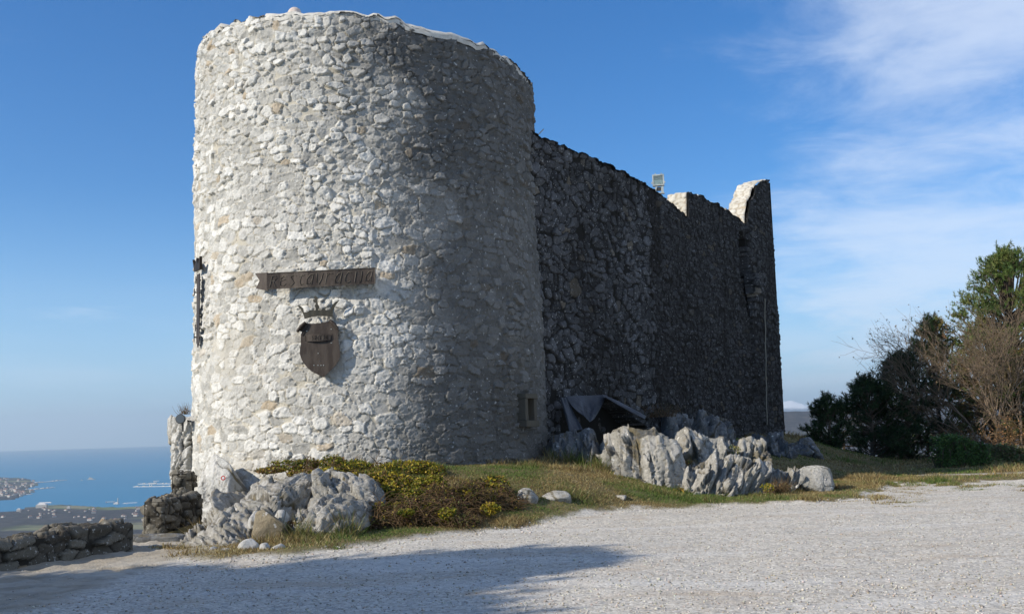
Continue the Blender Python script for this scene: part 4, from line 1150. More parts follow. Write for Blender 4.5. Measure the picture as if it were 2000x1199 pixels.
    tuft('grass_tuft', 'green and straw tuft on the notch left of the rounded outcrop', 1430, 880, 24.7, 18, 12, [(0.14, 0.16, 0.04), (0.30, 0.25, 0.10)], [2, 2], 300, 60, 0.16)
    tuft('dark_shrub', 'dark shrub growing from the base of the curtain wall', 1290, 800, 29.2, 45, 14, [(0.05, 0.05, 0.03), (0.10, 0.07, 0.05)], [2, 2], 700, 120, 0.3)
    tuft('dry_shrub', 'dry twiggy plant on top of the pale rock pillar', 362, 803, 25.6, 14, 6, BR, [1, 1, 0.5, 0], 40, 50, 0.25)
    tuft('wall_plant', 'dry grass growing out of the sunlit masonry above the metal banner', 470, 415, 22.55, 15, 5, [(0.30, 0.24, 0.10), (0.20, 0.17, 0.06)], [1, 1], 200, 30, 0.12)
build_bush()

# --- grass
def build_grass():
    rng = np.random.default_rng(77)
    def sample(n, x0, x1, y0, y1):
        x = rng.uniform(x0, x1, n); y = rng.uniform(y0, y1, n)
        e = y - np.interp(x, EX, EY)
        wob = 0.5 * fbm(x * 0.9, y * 0.9, octv=4, seed=410) + 0.25 * vnoise(x * 4, y * 4, seed=411)
        g = sstep(e + wob * (0.7 + 1.2 * sstep(x, 5, 9)), 0.05, 0.55)
        patch = 0.35 + 0.65 * sstep(fbm(x * 1.6, y * 1.6, octv=3, seed=430), -0.3, 0.3)
        strip = sstep(1 - np.abs((y - 27.9 - 0.02 * x) / 0.45), 0, 0.5) * sstep(x, 10.2, 11.5) * (1 - sstep(x, 14.5, 16))
        path = sstep(-x, 4.4, 5.0)
        bare = ((np.hypot(x - TC.x, y - TC.y) < 4.2))
        keep = (rng.random(n) < g * patch * (1 - path)) & (rng.random(n) > strip * 1.1) & ~bare & (y < 42)
        return x[keep], y[keep], e[keep]
    xs, ys, es = [], [], []
    for (n, a, b, c, d) in [(150000, -5.0, 3.5, 13.2, 22.5), (150000, 2.0, 10.5, 19.5, 28.5), (90000, 5.0, 24.0, 23.5, 41.0), (30000, -1.5, 3, 17, 23.5)]:
        x, y, e = sample(n, a, b, c, d); xs.append(x); ys.append(y); es.append(e)
    # stray tufts on the gravel edge
    cx_ = rng.uniform(6.5, 11.5, 90); cy_ = np.interp(cx_, EX, EY) - rng.uniform(0.1, 2.6, 90)
    k = rng.integers(0, 90, 5000); xs.append(cx_[k] + rng.normal(size=5000) * 0.10); ys.append(cy_[k] + rng.normal(size=5000) * 0.05); es.append(np.full(5000, 0.1))
    nb_ = sum(len(q) for q in xs)
    for bx_, by_ in BASES:
        if by_.mean() > 28 or bx_.mean() < -6.6: continue
        m_ = int(len(bx_) * 34); kk = rng.integers(0, len(bx_), m_)
        xs.append(bx_[kk] + rng.normal(size=m_) * 0.06); ys.append(by_[kk] - np.abs(rng.normal(size=m_)) * 0.11 - 0.02); es.append(np.full(m_, 1.0))
    x = np.concatenate(xs); y = np.concatenate(ys); e = np.concatenate(es); n = len(x)
    isb = np.arange(n) >= nb_
    z = ground_z(x, y) - 0.01
    tus = sstep(fbm(x * 1.1, y * 1.1, octv=3, seed=440), 0.05, 0.4)
    far = sstep(y, 24, 30)
    h = (0.030 + 0.065 * rng.random(n)) * (0.55 + 1.3 * tus) * (0.6 + 0.5 * sstep(e, 0, 1.0)) * (1 + 0.2 * far)
    h = h * np.where(isb, 1.9 * (0.4 + sstep(vnoise(x * 3.1, y * 3.1, seed=460), -0.5, 0.6)), 1.0)
    wd = 0.006 + 0.004 * rng.random(n) + 0.008 * far
    a = rng.uniform(0, 2 * math.pi, n); lean = rng.normal(size=(n, 2)) * 0.6
    bx, by = np.cos(a) * wd, np.sin(a) * wd
    V = np.zeros((n, 3, 3))
    V[:, 0] = np.stack([x - bx, y - by, z], 1); V[:, 1] = np.stack([x + bx, y + by, z], 1)
    V[:, 2] = np.stack([x + lean[:, 0] * h, y + lean[:, 1] * h, z + h], 1)
    dry = sstep(fbm(x * 0.8, y * 0.8, octv=4, seed=450) + 0.35 * rng.normal(size=n) * 0.5 + 0.15 * tus, -0.30, 0.12)
    green = pick(rng, n, [(0.09, 0.15, 0.03), (0.13, 0.18, 0.04), (0.06, 0.10, 0.025)], [2, 2, 1], 0.25)
    straw = pick(rng, n, [(0.34, 0.27, 0.12), (0.24, 0.17, 0.07), (0.42, 0.36, 0.19), (0.15, 0.10, 0.045)], [2, 2, 0.8, 1.2], 0.25)
    C = green * (1 - dry[:, None]) + straw * dry[:, None]
    F = np.arange(3 * n).reshape(n, 3)
    tag(mesh_obj('grass', V.reshape(-1, 3), F, M['blade'], None, attrs={'lc': np.repeat(C, 3, 0)}), kind='stuff', label='patchy green and straw coloured grass round the rocks')
build_grass()

# --- loose gravel
def build_gravel():
    rng = np.random.default_rng(99)
    n = 52000
    # denser near the camera
    y = 6.5 + 20 * rng.random(n) ** 1.7; x = rng.uniform(-1, 1, n) * (y * 0.56)
    e = y - np.interp(x, EX, EY)
    keep = (e < 0.35) & ~((x < -4.2) & (y > 11.0) & (rng.random(n) < 0.85)) & (x > left_edge(y) + 0.6)
    x, y, e = x[keep], y[keep], e[keep]; n = len(x)
    s = 0.005 + 0.012 * rng.random(n) ** 3 + 0.008 * (rng.random(n) < 0.03)
    # a windrow of coarser stones along the grass edge
    s = s * (1 + 0.5 * sstep(e, -1.2, -0.2))
    octv = np.array([[1, 0, 0], [-1, 0, 0], [0, 1, 0], [0, -1, 0], [0, 0, 1], [0, 0, -1]], float)
    of = np.array([[0, 2, 4], [2, 1, 4], [1, 3, 4], [3, 0, 4], [2, 0, 5], [1, 2, 5], [3, 1, 5], [0, 3, 5]])
    V = octv[None] * s[:, None, None] * rng.uniform(0.6, 1.25, (n, 6, 3))
    a = rng.uniform(0, 6.28, n); ca, sa = np.cos(a)[:, None], np.sin(a)[:, None]
    X = V[..., 0] * ca - V[..., 1] * sa; Y = V[..., 0] * sa + V[..., 1] * ca; Z = V[..., 2] * 0.7
    zz = ground_z(x, y)
    V = np.stack([X + x[:, None], Y + y[:, None], Z + (zz + s * 0.25)[:, None]], -1).reshape(-1, 3)
    F = (of[None] + 6 * np.arange(n)[:, None, None]).reshape(-1, 3)
    C = pick(rng, n, [(0.44, 0.41, 0.355), (0.53, 0.50, 0.44), (0.27, 0.25, 0.21), (0.40, 0.33, 0.25)], [3, 1.4, 1.8, 0.8], 0.15)
    m, nt = new_mat('gravel_stone')
    finish(nt, nt.add('ShaderNodeAttribute', attribute_name='lc').outputs['Color'], 0.9, None, spec=0.15)
    tag(mesh_obj('gravel', V, F, m, None, attrs={'lc': np.repeat(C, 6, 0)}), kind='stuff', label='loose pale limestone gravel over the car park')
build_gravel()

# --- trees
def pine(name, label, base, height, crown, seed, clumps=110, pal=None, rz=0.36, group=None, low=0.12, trunk_r=0.10, tuft_n=13, needles=24, lean=(0, 0), nl=0.13, nw=0.011, cat='tree'):
    """crown: (rx, ry) radii in metres; envelope widest low down"""
    rng = np.random.default_rng(seed)
    t = thing(name, label, cat, tuple(base), group=group)
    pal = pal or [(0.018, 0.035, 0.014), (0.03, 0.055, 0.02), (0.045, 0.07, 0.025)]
    cur, rad, cents = [], [], []
    k = 9; s = np.linspace(0, 1, k)
    tr = np.stack([lean[0] * s ** 1.3 + 0.05 * np.sin(s * 5 + seed), lean[1] * s, s * height * 0.95 - 0.1], 1)
    cur.append(tr); rad.append(trunk_r * (1 - 0.85 * s))
    nb = clumps
    for i in range(nb):
        u = rng.random() ** 0.9
        zf = low + (1 - low) * u
        env = (1 - (max(zf - 0.45, 0) / 0.56) ** 2.2) * (0.65 + 0.35 * min(zf / 0.3, 1))
        env = max(env, 0.05) * (0.75 + 0.35 * float(vnoise(np.array([zf * 6 + seed]), np.array([i % 7 * 1.0]), seed=3)[0]))
        a = rng.uniform(0, 2 * math.pi)
        rr = env * rng.uniform(0.35, 1.0) ** 0.6
        p0 = np.array([np.interp(max(zf - 0.14, 0.05), s, tr[:, q]) for q in range(3)])
        ctr = np.array([np.interp(zf, s, tr[:, 0]), np.interp(zf, s, tr[:, 1]), 0])
        c = ctr + np.array([math.cos(a) * rr * crown[0], math.sin(a) * rr * crown[1], zf * height])
        q = np.linspace(0, 1, 5)[:, None]
        cv = p0 + (c - p0) * q; cv[:, 2] -= 0.12 * height * 0.3 * np.sin(q[:, 0] * math.pi)
        cur.append(cv); rad.append(np.linspace(trunk_r * 0.28, 0.008, 5)); cents.append((c, unit(c - ctr - np.array([0, 0, zf * height - 0.15]))))
    P, D = [], []
    for c, d in cents:
        m_ = tuft_n
        off = rng.normal(size=(m_, 3)) * np.array([0.42, 0.42, 0.26]) * rz
        P.append(c + off); D.append(unit(d[None] * 0.6 + rng.normal(size=(m_, 3)) * 0.45 + np.array([0, 0, 0.75])))
        for o_ in off[:5]:
            cur.append(np.stack([c - d * 0.15, c + o_ * 0.5, c + o_])); rad.append(np.array([0.012, 0.009, 0.005]))
    P = np.concatenate(P); D = np.concatenate(D); n = len(P)
    tc_ = pick(rng, n, pal, [1] * len(pal), 0.25)
    nd = unit(D[:, None] * rng.uniform(0.1, 1.3, (n, needles, 1)) + rng.normal(size=(n, needles, 3)) * 0.55)
    L = nl * rng.uniform(0.7, 1.3, (n, needles, 1))
    side = unit(np.cross(nd, rng.normal(size=nd.shape))) * nw
    root = P[:, None] + D[:, None] * rng.uniform(-0.10, 0.10, (n, needles, 1))
    V = np.stack([root - side, root + side, root + nd * L], 2).reshape(-1, 3)
    F = np.arange(len(V)).reshape(-1, 3)
    C = np.repeat(tc_, needles * 3, 0)
    mesh_obj('foliage', V, F, M['needle'], t, attrs={'lc': C})
    V, F = tubes(cur, rad, 5)
    mesh_obj('trunk', V, F, M['bark'], t)
    return t

def bare_tree(name, label, base, stems, seed, spread=0.5, levels=4, length=1.6, radius=0.05, mat='twig', group=None, bias=(0, 0, 0.3), kids=4, cat='tree', leafpal=None, nleaf=0):
    rng = np.random.default_rng(seed)
    t = thing(name, label, cat, tuple(base), group=group)
    cur, rad, tips = [], [], []
    bias = np.array(bias)
    def grow(p, d, L, r, lv):
        k = 6; pts = [p]; dd = d
        for i in range(k - 1):
            dd = unit(dd + rng.normal(size=3) * 0.13 + bias * 0.10)
            pts.append(pts[-1] + dd * L / (k - 1))
        pts = np.array(pts); cur.append(pts); rad.append(np.linspace(r, r * 0.5, k))
        if lv == 0:
            tips.append(pts[-1]); return
        for c in range(kids):
            q = rng.uniform(0.35, 1.0) if c else 1.0
            pp = np.array([np.interp(q * (k - 1), np.arange(k), pts[:, z]) for z in range(3)])
            nd = unit(dd + rng.normal(size=3) * spread)
            grow(pp, nd, L * rng.uniform(0.5, 0.78), max(r * 0.5, 0.0045), lv - 1)
    for (off, d) in stems:
        grow(np.array([off[0], off[1], -0.15]), unit(np.array(d, float)), length, radius, levels)
    V, F = tubes(cur, rad, 4)
    mesh_obj('branches', V, F, M[mat], t)
    if nleaf:
        tp = np.array(tips); P = tp[rng.integers(0, len(tp), nleaf)] + rng.normal(size=(nleaf, 3)) * 0.04
        V, F, C = leaves(P, 0.035, pick(rng, nleaf, leafpal, [1] * len(leafpal), 0.3), rng)
        mesh_obj('foliage', V, F, M['leaf'], t, attrs={'lc': C})
    return t

def gpt(px, Y, sink=0.0):
    p = at(px, 900, Y)
    return (p.x, Y, float(ground_z(np.array([p.x]), np.array([Y]))[0]) - sink)
GP = 'pines at the edge of the car park'
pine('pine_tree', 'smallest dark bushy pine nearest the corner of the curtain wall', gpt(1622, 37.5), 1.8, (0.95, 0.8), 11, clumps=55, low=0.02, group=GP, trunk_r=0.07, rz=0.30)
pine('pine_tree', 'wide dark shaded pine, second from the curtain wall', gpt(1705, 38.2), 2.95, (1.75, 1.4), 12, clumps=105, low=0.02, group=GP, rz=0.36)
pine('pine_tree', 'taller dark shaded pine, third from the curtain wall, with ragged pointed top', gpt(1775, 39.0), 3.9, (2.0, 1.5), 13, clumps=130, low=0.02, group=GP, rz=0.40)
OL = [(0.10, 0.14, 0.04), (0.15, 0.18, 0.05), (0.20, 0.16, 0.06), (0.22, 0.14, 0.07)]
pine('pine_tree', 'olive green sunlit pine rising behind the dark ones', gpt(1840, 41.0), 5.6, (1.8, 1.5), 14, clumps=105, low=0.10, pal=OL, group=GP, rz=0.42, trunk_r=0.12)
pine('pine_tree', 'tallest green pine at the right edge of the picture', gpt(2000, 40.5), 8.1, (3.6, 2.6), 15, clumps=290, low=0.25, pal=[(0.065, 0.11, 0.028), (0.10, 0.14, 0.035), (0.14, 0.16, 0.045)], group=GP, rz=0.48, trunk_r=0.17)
GB = 'bare winter trees at the right'
pine('pine_tree', 'brownish green pine half hidden behind the bare winter trees', gpt(1945, 40.0), 5.2, (2.1, 1.5), 16, clumps=120, low=0.12, pal=OL, group=GP, rz=0.42, trunk_r=0.12)
bare_tree('bare_tree', 'leafless tree leaning left over the dark pines with thin drooping twigs', gpt(1925, 38.0), [((0, 0), (-0.55, 0, 1)), ((0.15, 0.1), (-0.25, 0.1, 1)), ((-0.1, 0.1), (-0.9, 0.0, 1))], 21, spread=0.42, levels=4, length=2.5, radius=0.055, group=GB, bias=(-0.5, 0, 0.2), kids=5, leafpal=[(0.16, 0.12, 0.07), (0.11, 0.10, 0.05)], nleaf=1600)
bare_tree('bare_tree', 'leafless many stemmed tree with dense brown twigs at the right edge', gpt(1985, 37.5), [((0, 0), (-0.1, 0, 1)), ((0.2, 0.1), (0.3, 0.1, 1)), ((-0.2, 0.1), (-0.35, 0, 1)), ((0.4, 0), (0.6, 0, 1)), ((-0.45, 0.1), (-0.2, 0.1, 1))], 22, spread=0.40, levels=4, length=2.5, radius=0.05, group=GB, bias=(-0.15, 0, 0.4), kids=5, leafpal=[(0.17, 0.125, 0.07), (0.12, 0.10, 0.05)], nleaf=3600)
bare_tree('rust_shrub', 'rust brown twiggy shrub under the bare trees at the right edge', gpt(1962, 35.0), [((a_, 0), (a_ * 0.5, 0, 1)) for a_ in (-1.2, -0.8, -0.4, 0, 0.4, 0.8, 1.2)], 23, spread=0.6, levels=3, length=0.75, radius=0.016, mat='bramble', bias=(0, 0, 0.4), kids=5, cat='shrub',
          leafpal=[(0.28, 0.15, 0.06), (0.20, 0.11, 0.05)], nleaf=900)
def hedge(name, label, pxa, pxb, Y, h, seed, pal):
    rng = np.random.default_rng(seed)
    a, b = gpt(pxa, Y), gpt(pxb, Y)
    t = thing(name, label, 'hedge', a)
    L = b[0] - a[0]; n = int(9000 * L * h / 2)
    u = rng.random(n); v = rng.random(n) ** 0.8
    wdt = 0.55 * (1 - 0.5 * v)
    hh = h * (0.85 + 0.25 * vnoise(u * L * 1.6, u * 0, seed=seed))
    th = rng.uniform(0, 2 * math.pi, n)
    P = np.stack([u * L + 0.08 * rng.normal(size=n), np.cos(th) * wdt * (0.8 + 0.3 * vnoise(u * L * 3, v * 3, seed=seed + 1)), v * hh + 0.03 * rng.normal(size=n)], 1)
    V, F, C = leaves(P, 0.034, pick(rng, n, pal, [1] * len(pal), 0.3), rng, 0.7, up=0.4)
    mesh_obj('foliage', V, F, M['leaf'], t, attrs={'lc': C})
    cur = []; rad = []
    for k in range(60):
        x_ = rng.random() * L; cur.append(np.array([[x_, 0, -0.1], [x_ + rng.normal() * 0.1, rng.normal() * 0.2, h * 0.5], [x_ + rng.normal() * 0.2, rng.normal() * 0.3, h * 0.85]])); rad.append(np.array([0.02, 0.012, 0.005]))
    V, F = tubes(cur, rad, 4); tag(mesh_obj('stems', V, F, M['bark'], t), kind='stuff')
hedge('ivy_hedge', 'dense dark green ivy covered hedge beside the shaded pines', 1828, 1925, 32.4, 0.95, 41, [(0.07, 0.14, 0.035), (0.11, 0.19, 0.05), (0.05, 0.09, 0.03)])
hedge('low_hedge', 'lower paler green shrubbery running out at the right edge', 1922, 2080, 33.6, 0.62, 42, [(0.11, 0.15, 0.055), (0.15, 0.18, 0.07), (0.20, 0.15, 0.08)])

# the pine that stands left of the picture and throws its shade on the gravel
pine('shade_pine', 'big spreading pine outside the left of the picture, shading the gravel', (-13.1, 5.7, -3.6), 11.9, (4.4, 4.4), 51, clumps=400, low=0.32, rz=0.85, trunk_r=0.26, tuft_n=22, needles=14, nl=0.34, nw=0.035)
pine('shade_pine', 'second spreading pine outside the left of the picture, nearer the viewer', (-13.5, 3.0, -2.6), 10.2, (4.2, 3.8), 52, clumps=330, low=0.28, rz=0.85, trunk_r=0.24, tuft_n=22, needles=14, nl=0.34, nw=0.035)
# ------------------------------------------------------------------ metalwork and fittings
def metal_mat(name, c1, c2, rough=0.55, metal=0.6):
    m, n = new_mat(name)
    pos = n.add('ShaderNodeNewGeometry').outputs['Position']
    a = n.noise(n.add('ShaderNodeMapping', {'Vector': pos, 'Scale': (1, 1, 0.25)}).outputs[0], 9.0, 6.0, 0.65)
    c = n.mix(n.step(a, 0.4, 0.62), c1, c2)
    finish(n, c, n.math('MULTIPLY_ADD', a, 0.3, rough - 0.1), n.noise(pos, 50.0, 3.0, 0.6), 0.003, 0.4, metal=metal)
    return m
M['bronze'] = metal_mat('weathered_bronze', (0.034, 0.024, 0.018), (0.060, 0.047, 0.037), metal=0.3)
M['bronze_dark'] = metal_mat('blackened_bronze', (0.022, 0.017, 0.014), (0.045, 0.035, 0.028))
M['bronze_edge'] = metal_mat('rubbed_bronze', (0.075, 0.065, 0.052), (0.13, 0.115, 0.095))
M['galv'] = metal_mat('galvanised_steel', (0.30, 0.33, 0.32), (0.42, 0.45, 0.43), 0.45, 0.4)
M['iron'] = metal_mat('dark_iron', (0.03, 0.03, 0.032), (0.06, 0.06, 0.06), 0.5, 0.5)
def flat_mat(name, c, rough=0.7, spec=0.3):
    m, n = new_mat(name)
    pos = n.add('ShaderNodeNewGeometry').outputs['Position']
    finish(n, n.mix(n.noise(pos, 12.0, 5.0, 0.6), tuple(x * 0.8 for x in c), tuple(min(x * 1.15, 1) for x in c)), rough, None, spec=spec)
    return m

def tower_at(px, py, off):
    """point off metres in front of the tower's face on the ray through the pixel"""
    d = at(px, py, 10.0) - EYE
    z = 5.0
    for _ in range(3):
        R = TR - 0.02 + 0.05 + off
        ox, oy = EYE.x - TC.x, EYE.y - TC.y
        a = d.x ** 2 + d.y ** 2; b = 2 * (ox * d.x + oy * d.y); c = ox * ox + oy * oy - R * R
        k = (-b - math.sqrt(max(b * b - 4 * a * c, 0))) / (2 * a)
    return EYE + d * k

def tower_normal(p):
    return Vector((p.x - TC.x, p.y - TC.y, 0)).normalized()

def on_plane(px, py, plane, off):
    o, n_ = plane
    d = at(px, py, 10.0) - EYE
    return EYE + d * ((o + n_ * off - EYE).dot(n_) / d.dot(n_))

def plate(name, pts_px, off, thick, mat, parent, org, bulge=None):
    """metal sheet from a photo outline, wrapped at a real distance in front of the masonry"""
    F_ = []; B_ = []
    for (x, y) in pts_px:
        if bulge is not None:
            p = on_plane(x, y, bulge, off); n_ = bulge[1]
        else:
            p = tower_at(x, y, off); n_ = tower_normal(p)
        F_.append(p - org); B_.append(p - n_ * thick - org)
    n = len(pts_px)
    f = [tuple(range(n)), tuple(range(n, 2 * n))[::-1]] + [(i, (i + 1) % n, n + (i + 1) % n, n + i) for i in range(n)]
    return mesh_obj(name, [tuple(v) for v in F_ + B_], f, mat, parent)

def stroke_tubes(strokes, fn, r):
    cur = [np.array([tuple(fn(a, b)) for a, b in s]) for s in strokes]
    return tubes(cur, [np.full(len(c), r) for c in cur], 4)

LET = {  # uncial capitals in a unit box, as strokes
    'R': [[(0.1, 0), (0.25, 1)], [(0.2, 0.95), (0.7, 0.98), (0.85, 0.75), (0.6, 0.52), (0.2, 0.5)], [(0.45, 0.5), (0.8, 0)]],
    'e': [[(0.9, 0.85), (0.5, 1.0), (0.15, 0.6), (0.2, 0.1), (0.6, 0.0), (0.9, 0.2)], [(0.15, 0.5), (0.8, 0.62)]],
    's': [[(0.9, 0.85), (0.55, 1.0), (0.25, 0.8), (0.5, 0.5), (0.75, 0.25), (0.4, 0.0), (0.1, 0.12)]],
    't': [[(0.5, 1.0), (0.35, 0.3), (0.6, 0.0), (0.9, 0.1)], [(0.1, 0.82), (0.95, 0.92)]],
    'a': [[(0.9, 1.0), (0.45, 0.9), (0.15, 0.5), (0.2, 0.05), (0.6, 0.1), (0.85, 0.6)], [(0.9, 1.0), (0.78, 0.0)]],
    'v': [[(0.15, 1.0), (0.2, 0.2), (0.5, 0.0), (0.8, 0.5), (0.9, 1.0)]],
    'r': [[(0.25, 1.0), (0.15, 0.0)], [(0.22, 0.7), (0.55, 1.0), (0.9, 0.9)]],
    'c': [[(0.9, 0.9), (0.5, 1.0), (0.18, 0.6), (0.2, 0.15), (0.55, 0.0), (0.85, 0.12)]],
    'i': [[(0.55, 1.0), (0.45, 0.0)]],
    'j': [[(0.6, 1.0), (0.55, 0.1), (0.2, -0.08)]],
    'S': [[(0.9, 0.85), (0.5, 1.0), (0.2, 0.75), (0.7, 0.3), (0.5, 0.0), (0.1, 0.15)]],
    'O': [[(0.5, 1.0), (0.15, 0.6), (0.25, 0.1), (0.55, 0.0), (0.85, 0.4), (0.75, 0.9), (0.5, 1.0)]],
    'C': [[(0.9, 0.85), (0.5, 1.0), (0.15, 0.5), (0.5, 0.0), (0.9, 0.15)]],
    'E': [[(0.85, 1.0), (0.3, 1.0), (0.15, 0.0), (0.75, 0.0)], [(0.22, 0.5), (0.7, 0.5)]],
    'B': [[(0.15, 0), (0.3, 1.0), (0.75, 0.95), (0.75, 0.6), (0.25, 0.52), (0.85, 0.4), (0.7, 0.02), (0.15, 0)]],
}

def build_banner():
    p0 = tower_at(620, 548, 0.0)
    t = thing('metal_banner', 'long dark bronze ribbon banner with embossed lettering across the tower', 'sign', tuple(p0))
    org = Vector(p0)
    x0, x1 = 521.0, 733.5
    top = lambda x: 533.5 + (x - x0) / (x1 - x0) * (522.5 - 533.5)
    bot = lambda x: 565.5 + (x - x0) / (x1 - x0) * (554.0 - 565.5)
    xs = np.linspace(x0, x1, 9)
    fold = [0.30, 0.20, 0.17, 0.19, 0.16, 0.18, 0.16, 0.15, 0.20]
    def pt(u, h):
        """u 0..1 along, h 0..1 up"""
        x = x0 + (x1 - x0) * u
        o_ = float(np.interp(x, xs, fold))
        return tower_at(x, bot(x) + (top(x) - bot(x)) * h, o_) - org
    V, F = [], []
    us = np.linspace(0, 1, 33)
    for u in us:
        for h in (0, 1):
            p = pt(u, h); V.append(tuple(p))
        for h in (0, 1):
            p = pt(u, h) + org; V.append(tuple(p - tower_normal(p) * 0.012 - org))
    for i in range(32):
        a, b = 4 * i, 4 * i + 4
        F += [(a, b, b + 1, a + 1), (a + 2, a + 3, b + 3, b + 2), (a + 1, b + 1, b + 3, a + 3), (a, a + 2, b + 2, b)]
    F += [(0, 1, 3, 2), (128, 130, 131, 129)]
    mesh_obj('ribbon', V, F, M['bronze'], t)
    plate('ribbon_tail', [(523, 532), (523, 568), (499.5, 563.5), (507, 548), (498, 534)], 0.10, 0.012, M['bronze'], t, org)
    # rims
    for nm, h in (('rim', 0.985), ('rim', 0.015)):
        c = np.array([tuple(pt(u, h) + (tower_normal(pt(u, h) + org)) * 0.006) for u in us])
        V, F = tubes([c], [np.full(len(c), 0.007)], 5); mesh_obj(nm, V, F, M['bronze_edge'], t)
    c = np.array([tuple(pt(0.996, h)) for h in (0, 0.5, 1)]); V, F = tubes([c], [np.full(3, 0.008)], 5); mesh_obj('rim', V, F, M['bronze_edge'], t)
    word = 'Restavracija'; st = []
    wd = {'i': 0.6, 'j': 0.6, 't': 0.8}
    tot = sum(wd.get(ch, 1.0) for ch in word); u = 0.02
    for ch in word:
        w_ = wd.get(ch, 1.0) / tot * 0.96
        for s in LET[ch]:
            st.append([(u + w_ * (0.08 + 0.84 * a) + 0.012 * (b - 0.5), 0.16 + 0.66 * b) for a, b in s])
        u += w_
    fn = lambda a, b: pt(a, b) + tower_normal(pt(a, b) + org) * 0.004
    V, F = stroke_tubes(st, fn, 0.0085)
    mesh_obj('lettering', V, F, M['bronze_edge'], t)
    for u in (0.10, 0.5, 0.92):
        p = pt(u, 0.5) + org; q = p - tower_normal(p) * 0.24
        V, F = tubes([np.array([tuple(p - org), tuple(q - org)])], [np.array([0.012, 0.012])], 5); mesh_obj('bracket', V, F, M['iron'], t)
build_banner()

def zp(X, Y): return (560 + X / 6.664, 570 + Y / 6.661)
def build_shield():
    p0 = tower_at(625, 680, 0.0); org = Vector(p0)
    t = thing('metal_shield', 'dark bronze coat of arms shield with a crown, hanging under the banner', 'sign', tuple(p0))
    out = [zp(*q) for q in [(248, 408), (330, 412), (400, 410), (470, 400), (540, 385), (570, 372), (610, 395), (650, 440), (675, 490), (668, 560), (672, 640), (690, 750), (698, 830), (680, 885), (640, 945),
                            (590, 1000), (530, 1060), (480, 1108), (440, 1092), (380, 1062), (325, 1035), (280, 995), (235, 945), (195, 885), (170, 810), (172, 740), (184, 680), (182, 600), (185, 560), (225, 500)]]
    cx_ = 560 + 430 / 6.664
    c0 = tower_at(625, 680, 0.0); PL = (c0, (tower_normal(c0) + Vector((0.10, 0, 0.03))).normalized())
    plate('shield_plate', out, 0.17, 0.015, M['bronze'], t, org, bulge=PL)
    # rolled ears
    for a, b in (((245, 395), (135, 520)), ((560, 368), (668, 482))):
        pa, pb = on_plane(*zp(*a), PL, 0.20) - org, on_plane(*zp(*b), PL, 0.20) - org
        V, F = tubes([np.array([tuple(pa), tuple((pa + pb) / 2 + Vector((0, -0.01, 0.012))), tuple(pb)])], [np.array([0.030, 0.042, 0.028])], 10)
        mesh_obj('rolled_ear', V, F, M['bronze_dark'] if a[0] < 300 else M['bronze'], t, smooth=True)
    plate('ear_shadow_fold', [zp(*q) for q in [(230, 400), (292, 412), (250, 500), (205, 570), (180, 560), (200, 520), (160, 505)]], 0.185, 0.01, M['bronze_dark'], t, org, bulge=PL)
    # bowed inscription band
    bl = lambda u: 0.02 + 0.03 * math.sin(math.pi * u)
    V, F = [], []
    N_ = 16
    def bp(u, h):
        X = 255 + (575 - 255) * u; yt = 556 - 14 * math.sin(math.pi * u); yb = 642 + 8 * math.sin(math.pi * u) - 18 * u
        return on_plane(*zp(X, yb + (yt - yb) * h), PL, 0.17 + bl(u))
    for i in range(N_ + 1):
        for h in (0, 1): V.append(tuple(bp(i / N_, h) - org))
    for i in range(N_): F.append((2 * i, 2 * i + 2, 2 * i + 3, 2 * i + 1))
    band = mesh_obj('inscription_band', V, F, M['bronze'], t)
    so = band.modifiers.new('thickness', 'SOLIDIFY'); so.thickness = 0.01
    st = []
    for k, ch in enumerate('SOCERB'):
        for s in LET[ch]:
            st.append([(0.20 + 0.115 * (k + 0.1 + 0.75 * a), 0.18 + 0.62 * b) for a, b in s])
    V, F = stroke_tubes(st, lambda a, b: bp(a, b) + tower_normal(bp(a, b)) * 0.004 - org, 0.005)
    mesh_obj('lettering', V, F, M['bronze_edge'], band)
    for X, Y0, Y1 in ((247, 560, 645), (590, 545, 620)):
        dx_ = 12 if X > 400 else -5
        plate('slot', [zp(X - 8 , Y0), (zp(X + 8, Y0)), zp(X + 8 + dx_, Y1), zp(X - 8 + dx_, Y1)], 0.174, 0.003, M['bronze_dark'], t, org, bulge=PL)
    # crown
    cr = [(222, 268), (265, 262), (300, 238), (335, 232), (372, 240), (378, 215), (362, 180), (380, 150), (345, 130), (342, 100), (365, 96), (352, 70), (380, 54), (406, 72), (398, 110), (404, 160), (428, 200), (405, 235),
          (440, 240), (475, 215), (498, 222), (512, 242), (565, 228), (588, 180), (625, 135), (690, 103), (660, 140), (628, 185), (602, 240), (598, 290), (606, 332), (540, 318), (460, 312), (380, 316), (300, 332), (232, 352),
          (222, 310), (205, 270), (180, 225), (135, 176), (185, 188), (215, 215)]
    plate('crown', [zp(*q) for q in cr], 0.19, 0.016, metal_mat('green_bronze', (0.030, 0.028, 0.019), (0.055, 0.050, 0.036), metal=0.3), t, org, bulge=PL)
    # rivets
    for q in [(410, 800), (580, 485), (580, 665), (355, 955), (408, 955), (447, 955), (480, 955), (262, 510)]:
        p = on_plane(*zp(*q), PL, 0.17); mb = MB()
        n_ = tower_normal(p)
        mb.tube([p - org, p + n_ * 0.01 - org], [0.013, 0.007], 6); mb.build('rivet', M['galv'], t)
    for q in [(300, 600), (560, 600), (430, 900)]:
        p = tower_at(*zp(*q), 0.18); n_ = tower_normal(p); mb = MB(); mb.tube([p - org, p - n_ * 0.3 - org], 0.012, 6); mb.build('bracket', M['iron'], t)
build_shield()

